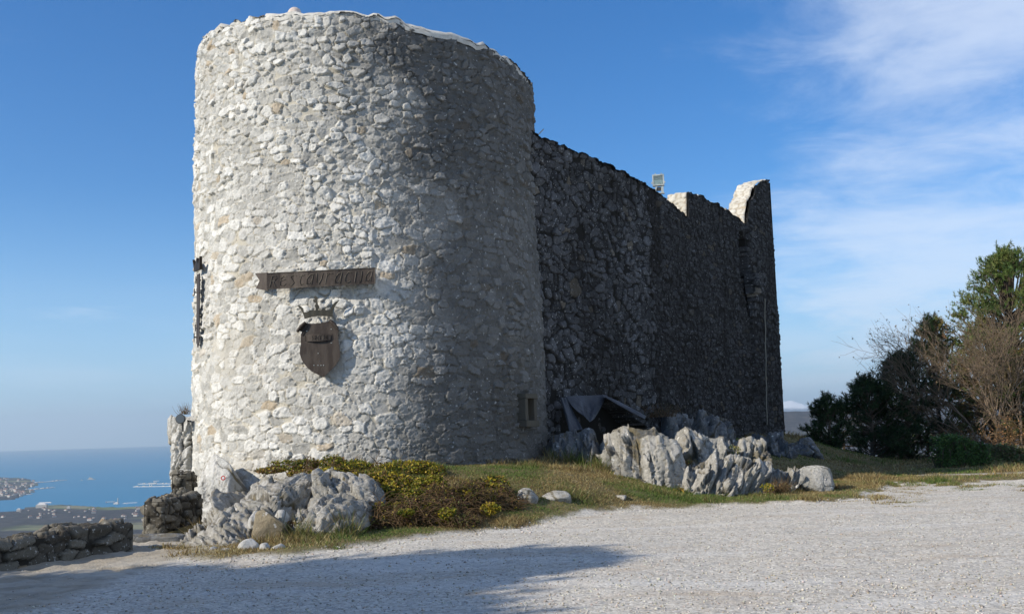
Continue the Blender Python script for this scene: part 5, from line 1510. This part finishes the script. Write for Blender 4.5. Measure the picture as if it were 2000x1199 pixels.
def build_side_sign():
    zt, zb = at(388, 530, 25.0).z, at(388, 692, 25.0).z
    th = -0.965
    c = tower_pt(th, (zt + zb) / 2, 0.0)
    # local frame: x along the wall, y outward, z up
    t = thing('side_sign', 'second dark metal sign seen edge on at the sunlit left rim of the tower', 'sign', tuple(c), rotz=th + math.pi)
    H = (zt - zb)
    mb = MB(); mb.prism([(-0.10, 0.09, -H * 0.5 + 0.12), (0.0, 0.09, -H * 0.5), (0.10, 0.09, -H * 0.5 + 0.12), (0.10, 0.09, H * 0.32), (-0.10, 0.09, H * 0.32)], (0, 0.018, 0)); mb.build('sign_plate', M['bronze'], t)
    mb = MB(); mb.prism([(-0.20, 0.08, H * 0.36), (0.20, 0.08, H * 0.36), (0.26, 0.10, H * 0.5), (0.12, 0.09, H * 0.42), (0, 0.09, H * 0.5), (-0.12, 0.09, H * 0.42), (-0.26, 0.10, H * 0.5)], (0, 0.06, 0)); mb.build('crown', M['bronze_dark'], t)
    for z_, l in ((H * 0.26, 0.15), (H * 0.12, 0.18), (-H * 0.28, 0.15), (-H * 0.38, 0.18)):
        mb = MB(); mb.tube([(0.12, 0, z_), (0.12, l - 0.03, z_)], 0.016, 6); mb.tube([(0.12, l - 0.03, z_ - 0.07), (0.12, l - 0.03, z_ + 0.09)], 0.012, 6); mb.build('bolt', M['iron'], t)
build_side_sign()

def build_floodlight():
    s, z = wall_at(1287, 378)
    q = wall_pt(s, 0, 0); p = at(1287, 380, q.y + 0.25)
    t = thing('floodlight', 'square galvanised floodlight standing on top of the curtain wall', 'lamp', tuple(p), rotz=math.radians(-12))
    a = 0.175
    m = MB()
    o_ = 0.26
    for (c, sz) in (((0, 0, o_ + 2 * a - 0.02), (2 * a, 0.16, 0.035)), ((0, 0, o_ + 0.02), (2 * a, 0.16, 0.035)), ((-a + 0.017, 0, o_ + a), (0.035, 0.16, 2 * a - 0.04)), ((a - 0.017, 0, o_ + a), (0.035, 0.16, 2 * a - 0.04)), ((0, 0.075, o_ + a), (2 * a, 0.02, 2 * a))):
        m.box(c, sz)
    m.build('housing', M['galv'], t)
    m = MB(); m.box((0, -0.01, o_ + a * 0.62), (2 * a - 0.08, 0.10, 0.11)); m.build('reflector', flat_mat('white_enamel', (0.75, 0.78, 0.76), 0.3), t)
    gm, n = new_mat('lamp_glass')
    b = n.add('ShaderNodeBsdfPrincipled', {'Base Color': (0.55, 0.66, 0.66, 1), 'Roughness': 0.08, 'Transmission Weight': 0.85, 'IOR': 1.3}); n.add('ShaderNodeOutputMaterial', {'Surface': b.outputs[0]})
    m = MB(); m.box((0, -0.070, o_ + a), (2 * a - 0.06, 0.008, 2 * a - 0.06)); m.build('glass', gm, t)
    for x in (-a - 0.02, a + 0.02, -0.08, 0.10):
        m = MB()
        m.box((x, -0.06, o_ + a * (0.55 if abs(x) > 0.15 else 2.05)), (0.03, 0.05, 0.05)); m.build('clip', M['galv'], t)
    m = MB(); m.box((-0.10, 0, 0.13), (0.05, 0.10, 0.26), Matrix.Rotation(0.35, 3, 'Y')); m.box((0.11, 0, 0.13), (0.07, 0.10, 0.24)); m.box((0, 0, 0.03), (0.34, 0.14, 0.03)); m.build('bracket', M['galv'], t)
    m = MB(); m.box((0.0, 0.02, 0.17), (0.15, 0.10, 0.10)); m.build('ballast_box', M['iron'], t)
build_floodlight()

def build_lamp():
    p = at(354, 818, 23.55)
    t = thing('round_lamp', 'small round dark floodlight fixed near the top of the pale rock pillar', 'lamp', tuple(p))
    m = MB(); m.tube([(0, 0.10, 0), (0, 0.02, 0), (0, -0.07, 0)], [0.06, 0.10, 0.112], 18); m.build('housing', M['iron'], t, smooth=False)
    m = MB(); m.tube([(0, -0.071, 0), (0, -0.079, 0)], [0.098, 0.092], 18); m.build('glass', flat_mat('grey_lamp_glass', (0.10, 0.12, 0.14), 0.15, 0.6), t)
    m = MB(); m.box((0.02, 0.05, -0.17), (0.035, 0.04, 0.24)); m.box((0.14, 0.25, -0.05), (0.035, 0.4, 0.035)); m.build('bracket', M['iron'], t)
build_lamp()

def build_rod():
    s, z = wall_at(1058, 272)
    p = wall_pt(0.86, 8.80, -0.15)
    t = thing('aerial', 'thin pale rod slanting from a dark post where the wall meets the tower', 'aerial', tuple(p))
    m = MB(); m.tube([(0, 0, -0.05), (0.01, 0, 0.26)], 0.02, 6); m.build('post', M['iron'], t)
    m = MB(); m.tube([(0.0, 0, 0.16), (0.20, 0, 0.36)], 0.014, 6); m.build('rod', M['galv'], t)
build_rod()

def build_cap_stone():
    p = tower_at(613, 26, -0.2)
    rim_z = H_TOP + 0.13
    p = tower_pt(-0.27, 0, -0.30); p.z = H_TOP + 0.43 * math.sin(0.27) + 0.06
    v, f = ico(4)
    P = v * np.array([0.15, 0.15, 0.17]); P += 0.015 * vnoise(v[:, 0] * 4, v[:, 1] * 4, v[:, 2] * 4, 5)[:, None]
    o = mesh_obj('cap_stone', P, f, flat_mat('pinkish_stone', (0.55, 0.46, 0.40)), None, smooth=True); o.location = p
    tag(o, 'rounded pinkish stone sitting alone on the rim of the round tower', 'stone')
build_cap_stone()

def build_cable():
    pts = []
    for y in np.linspace(585, 830, 24):
        s, z = wall_at(1479 + (y - 585) / 245 * 4, y)
        p = wall_pt(s, z, 0.28 + 0.01 * math.sin(y * 0.7)); pts.append(p)
    org = pts[-1].copy()
    V, F = tubes([np.array([tuple(p - org) for p in pts])], [np.full(len(pts), 0.016)], 5)
    o = mesh_obj('cable', V, F, flat_mat('pale_cable', (0.26, 0.24, 0.19)), None); o.location = org
    tag(o, 'thin pale cable hanging straight down the dark end of the curtain wall', 'cable')
build_cable()

# blind stone window low on the shaded side of the tower: a part of the tower
def build_window():
    th = 1.06
    z0 = at(1038, 833, 23.3).z; z1 = at(1038, 768, 23.3).z
    c = tower_pt(th, z0, 0.05) - Vector(TOWER.location)
    H = z1 - z0; W = 0.56
    stone = stone_mat('dressed_stone', (0.10, 0.095, 0.08), (0.14, 0.13, 0.11), (0.1, 0.09, 0.07), dark=(0.05, 0.05, 0.045), lichen=0.3, stain=0.5)
    rot = Matrix.Rotation(th, 3, 'Z')      # local -y points outward
    w_ = thing('window', None, None, (c.x, c.y, c.z), rotz=th); w_.parent = TOWER
    def part(nm, boxes, mat):
        m = MB()
        for cc, ss in boxes: m.box(cc, ss)
        o = m.build(nm, mat, w_); bv = o.modifiers.new('bevel', 'BEVEL'); bv.width = 0.012; bv.segments = 2
    part('sill', [((0, -0.05, 0.07), (W + 0.06, 0.32, 0.15))], stone)
    part('frame', [((-W / 2 + 0.07, -0.03, 0.145 + (H - 0.26) / 2), (0.13, 0.28, H - 0.262)), ((W / 2 - 0.07, -0.03, 0.145 + (H - 0.26) / 2), (0.13, 0.28, H - 0.262)), ((0, -0.04, H - 0.055), (W + 0.02, 0.30, 0.12))], stone)
    bm_, n = new_mat('old_brick')
    tcn = n.add('ShaderNodeTexCoord').outputs['Object']
    br = n.add('ShaderNodeTexBrick', {'Vector': n.add('ShaderNodeMapping', {'Vector': tcn, 'Rotation': (math.pi / 2, 0, 0)}).outputs[0], 'Color1': (0.12, 0.07, 0.055, 1), 'Color2': (0.08, 0.055, 0.05, 1), 'Mortar': (0.10, 0.09, 0.08, 1),
                                      'Scale': 5.0, 'Mortar Size': 0.03})
    finish(n, br.outputs[0], 0.95, br.outputs['Fac'], 0.01)
    part('brick_infill', [((0, 0.10, 0.145 + (H - 0.26) / 2), (W - 0.26, 0.2, H - 0.26))], bm_)
build_window()

# plastic sheet over the hollow at the foot of the wall
def build_tarp():
    org = at(1110, 840, 24.6)
    t = thing('plastic_sheet', 'torn bluish plastic sheet draped over the dark hollow at the foot of the wall', 'sheet', tuple(org))
    m, n = new_mat('dusty_plastic')
    pos = n.add('ShaderNodeNewGeometry').outputs['Position']
    c = n.mix(n.noise(pos, 3.0, 5.0, 0.6), (0.022, 0.025, 0.031), (0.065, 0.07, 0.082))
    finish(n, c, 0.4, n.noise(pos, 7.0, 4.0, 0.6), 0.03, 0.4)
    def patch(name, topl, botl, seed, nu=50, nv=50, amp=0.06, fold=9):
        T = np.array([tuple(at(x, y, Y) - org) for x, y, Y in topl]); B = np.array([tuple(at(x, y, Y) - org) for x, y, Y in botl])
        u = np.linspace(0, 1, nu); v = np.linspace(0, 1, nv)
        ti = np.stack([np.interp(u, np.linspace(0, 1, len(T)), T[:, k]) for k in range(3)], 1); bi = np.stack([np.interp(u, np.linspace(0, 1, len(B)), B[:, k]) for k in range(3)], 1)
        U, Vv = np.meshgrid(u, v)
        P = ti[None] * (1 - Vv[..., None]) + bi[None] * Vv[..., None]
        P[..., 1] -= amp * (np.sin(U * fold + 1.5 * vnoise(U * 3, Vv * 2, seed=seed)) + 0.8 * fbm(U * 5, Vv * 3, octv=3, seed=seed + 1)) * (0.4 + 0.6 * np.sin(Vv * 3.1))
        P[..., 2] -= 0.05 * np.sin(Vv * 3.14) * (0.5 + vnoise(U * 3, Vv, seed=seed + 2))
        mesh_obj(name, P.reshape(-1, 3), grid_faces(nu, nv), m, t, smooth=True)
    patch('hanging_strip', [(1094, 776, 24.9), (1108, 776, 25.0)], [(1112, 842, 24.5), (1138, 838, 24.6)], 1, nu=24, fold=7, amp=0.04)
    patch('draped_sheet', [(1104, 774, 25.2), (1140, 772, 25.6), (1186, 771, 26.0)], [(1140, 812, 24.9), (1152, 824, 24.9), (1160, 818, 25.2)], 4, amp=0.07)
    patch('draped_sheet', [(1176, 769, 25.8), (1210, 784, 26.2), (1240, 800, 26.6), (1262, 812, 27.0)], [(1182, 775, 25.2), (1208, 791, 25.6), (1236, 806, 26.0), (1258, 817, 26.3)], 8, amp=0.05)
build_tarp()

# red and white trail blaze: painted disc on the limewashed rock
def build_blaze():
    dg = bpy.context.evaluated_depsgraph_get()
    d = (at(437, 933, 10.0) - EYE).normalized()
    ok, loc, nrm_, idx, ob, mx = SC.ray_cast(dg, EYE, d)
    n_ = (nrm_ * 0.3 - d * 0.7).normalized()
    q = n_.to_track_quat('Z', 'Y')
    t = thing('trail_blaze', 'small red ring with white centre painted low on the white tower base', 'trail mark', tuple(loc + n_ * 0.075))
    t.rotation_mode = 'QUATERNION'; t.rotation_quaternion = q
    ang = [2 * math.pi * k / 24 for k in range(24)]
    m = MB(); m.tube([(0, 0, 0), (0, 0, 0.006)], 0.026, 20); m.build('white_centre', flat_mat('white_paint', (0.80, 0.80, 0.78)), t)
    m = MB()
    vs = [(math.cos(a) * r, math.sin(a) * r, z) for (r, z) in ((0.028, 0.0), (0.047, 0.0), (0.047, 0.006), (0.028, 0.006)) for a in ang]
    fs = [(r * 24 + k, r * 24 + (k + 1) % 24, ((r + 1) % 4) * 24 + (k + 1) % 24, ((r + 1) % 4) * 24 + k) for r in range(4) for k in range(24)]
    m.add(vs, fs); m.build('red_ring', flat_mat('red_paint', (0.55, 0.05, 0.04)), t)
build_blaze()

# rail fence behind the pines
def build_fence():
    a, b = gpt(1650, 39.8), gpt(2080, 41.0)
    t = thing('rail_fence', 'low dark rail fence running behind the pines along the drop', 'fence', a)
    L = Vector((b[0] - a[0], b[1] - a[1], 0)); n = 9
    for i in range(n):
        p = L * (i / (n - 1)); m = MB(); m.box((p.x, p.y, 0.5), (0.08, 0.08, 1.1)); m.build('post', M['bark'], t)
    for z_ in (0.92, 0.5):
        m = MB(); m.tube([(0, 0, z_), tuple(L * 0.5 + Vector((0, 0, z_ - 0.02))), tuple(L + Vector((0, 0, z_)))], 0.03, 6); m.build('rail', M['bark'], t)
build_fence()

# ------------------------------------------------------------------ harbour far below
WHITE = flat_mat('pale_render', (0.40, 0.385, 0.35)); ROOF = flat_mat('terracotta_roof', (0.26, 0.14, 0.10)); CONC = flat_mat('concrete', (0.55, 0.53, 0.50)); BLUE = flat_mat('blue_paint', (0.10, 0.20, 0.34))
def land_z(x, y): return float(far_z(np.array([float(x)]), np.array([float(y)]))[0])
def house(name, label, w_, d_, h, loc, rz, group, wallm=WHITE, roofm=ROOF, cat='house'):
    t = thing(name, label, cat, loc, rz, group)
    m = MB(); m.box((0, 0, h / 2 - 1.5), (w_, d_, h + 3)); m.build('wall', wallm, t)
    m = MB(); e_ = 0.6; m.add([(-w_/2-e_, -d_/2-e_, h + 0.05), (w_/2+e_, -d_/2-e_, h + 0.05), (w_/2+e_, d_/2+e_, h + 0.05), (-w_/2-e_, d_/2+e_, h + 0.05), (-w_/2+d_/2, 0, h + d_ * 0.28), (w_/2-d_/2, 0, h + d_ * 0.28)],
                      [(0, 1, 5, 4), (1, 2, 5), (2, 3, 4, 5), (3, 0, 4), (3, 2, 1, 0)]); m.build('roof', roofm, t)
    return t
def build_far_things():
    rng = random.Random(5)
    g = 'houses scattered over the coastal plain'; lab = 'tiny pale house among woods on the coastal plain below'
    proto = None
    spots = []
    for k in range(44):
        px = rng.uniform(0, 282); py = rng.choice([rng.uniform(990, 1002), rng.uniform(991, 1008), rng.uniform(1000, 1016)]) + (283 - px) * 0.012
        spots.append((px, py))
    def drop(px, py):
        p = at_z(px, py, SEA + 6)
        for _ in range(2):
            z = land_z(p.x, p.y); p = at_z(px, py, z)
        return p
    for k, (px, py) in enumerate(spots):
        p = drop(px, py); z = land_z(p.x, p.y)
        if z < SEA: continue
        if proto is None:
            c = proto = house('house', lab, 13, 9, 6, (p.x, p.y, z), 0.3, g)
        else:
            c = copy_tree(proto)
        c.location = (p.x, p.y, z); c.rotation_euler.z = rng.uniform(0, 3.1); s = rng.uniform(0.7, 1.7); c.scale = (s, s, s * 0.9)
    g = 'town houses on the headland'; proto = None
    for k in range(85):
        px = rng.uniform(0, 66); py = rng.uniform(934, 972)
        p = at_z(px, py, SEA + 30)
        z = land_z(p.x, p.y)
        p = at_z(px, py, max(z, SEA + 2)); z = land_z(p.x, p.y)
        if z < SEA: continue
        if proto is None:
            c = proto = house('town_house', 'tiny pale town house on the wooded headland across the bay', 22, 13, 10, (p.x, p.y, z), 0.3, g)
        else: c = copy_tree(proto)
        c.location = (p.x, p.y, z); c.rotation_euler.z = rng.uniform(0, 3.1); s = rng.uniform(0.6, 1.5); c.scale = (s, s, s)
    for (px, py, w_, d_, h, lab2, mt, nm) in [(82, 991, 60, 34, 17, 'large white warehouse standing out on the coastal plain', WHITE, 'warehouse'), (88, 985.5, 100, 34, 8, 'long grey roofed shed by the shore behind the white warehouse', CONC, 'shed'),
                                      (227, 988, 28, 22, 18, 'square pale factory block beside the tall chimney', CONC, 'factory'), (245, 987, 34, 22, 11, 'pale factory hall right of the chimney', WHITE, 'factory'),
                                      (37, 998, 22, 18, 12, 'pale block of flats near the shore at the left', WHITE, 'apartment_block'), (134, 993, 18, 12, 10, 'white tower block in the middle of the plain', WHITE, 'apartment_block'), (258, 985.5, 80, 22, 8, 'long pale quay shed right of the factory', CONC, 'shed')]:
        p = drop(px, py); house(nm, lab2, w_, d_, h, (p.x, p.y, land_z(p.x, p.y)), 0.1, None, mt, CONC, 'building')
    p = drop(230, 988)
    t = thing('chimney', 'slim white factory chimney by the shore', 'chimney', (p.x, p.y, land_z(p.x, p.y)))
    m = MB(); m.tube([(0, 0, 0), (0, 0, 46)], [3.6, 2.6], 12); m.build('shaft', WHITE, t); m = MB(); m.tube([(0, 0, 46), (0, 0, 48)], 3.2, 12); m.build('rim', CONC, t)
    p = drop(215, 987)
    t = thing('gantry_crane', 'blue portal crane on the quay left of the chimney', 'crane', (p.x, p.y, land_z(p.x, p.y)))
    for x in (-24, 24):
        m = MB(); m.box((x, 0, 10), (3, 5, 24)); m.build('leg', BLUE, t)
    m = MB(); m.box((0, 0, 23.5), (58, 5, 3)); m.build('girder', WHITE, t)
    def pier(name, label, pa, pb, wd, h=4):
        a, b = at_z(*pa, SEA), at_z(*pb, SEA); L = b - a; m = MB()
        m.box((L.length / 2, 0, h / 2 - 3), (L.length, wd, h + 6), None); m.box((L.length - 25, 0, h + 5), (16, 16, 10)) if False else None
        t = thing(name, label, 'pier', tuple(a), math.atan2(L.y, L.x))
        m.build('deck', CONC, t)
        r2 = random.Random(int(pa[0])); m = MB()
        for k in range(7):
            q = r2.uniform(0.05, 0.8); m.box((L.length * q, 0, h + 2), (L.length * r2.uniform(0.02, 0.06), wd * 0.5, 7 * r2.uniform(0.4, 1)))
        m.build('sheds', WHITE, t); tag(t.children[-1], kind='stuff')
    pier('pier', 'long upper pier running right from the headland', (62, 943.5), (127, 937.5), 45)
    pier('pier', 'shorter lower pier running right from the headland', (55, 957), (104, 952), 35)
    pier('pier', 'broad quay at the foot of the headland town', (-10, 971), (58, 965), 60)
    pier('pier', 'upper of two thin jetties beside the pier wall at the right', (271, 945), (352, 944.5), 22)
    pier('pier', 'lower of two thin jetties beside the pier wall at the right', (261, 950.5), (352, 949.5), 22)
    def ship(name, label, px, py, L, rz):
        p = at_z(px, py, SEA); t = thing(name, label, 'ship', tuple(p), rz)
        w_ = L * 0.16; h = L * 0.07
        deck = [(-L/2, -w_/2), (L*0.36, -w_/2), (L/2, 0), (L*0.36, w_/2), (-L/2, w_/2)]
        m = MB(); n = 5
        m.add([(x * 0.96, y * 0.8, -2) for x, y in deck] + [(x, y, h) for x, y in deck], [tuple(range(n))[::-1], tuple(range(n, 2*n))] + [(i, (i+1) % n, n+(i+1) % n, n+i) for i in range(n)]); m.build('hull', WHITE, t)
        m = MB(); m.box((-L*0.12, 0, h + L*0.06), (L*0.5, w_*0.8, L*0.12)); m.box((-L*0.15, 0, h + L*0.16), (L*0.3, w_*0.6, L*0.08)); m.build('superstructure', WHITE, t)
        m = MB(); m.tube([(-L*0.2, 0, h + L*0.2), (-L*0.2, 0, h + L*0.28)], L*0.035, 8); m.build('funnel', CONC, t)
    ship('ship', 'white ship lying in the middle of the bay', 179, 936.5, 85, 0.1)
    ship('boat', 'tiny white boat left of the ship in the bay', 160, 937.5, 28, 0.2)
    for k, (px, py) in enumerate([(303, 945), (294, 949.5)]):
        p = at_z(px, py, SEA); t = thing('harbour_crane', ['pale harbour crane on the upper jetty', 'pale harbour crane on the lower jetty'][k], 'crane', tuple(p))
        for x in (-8, 8):
            m = MB(); m.box((x, 0, 13), (4, 4, 26)); m.build('leg', CONC, t)
        m = MB(); m.box((8, 0, 27), (50, 4, 4)); m.build('jib', CONC, t)
build_far_things()
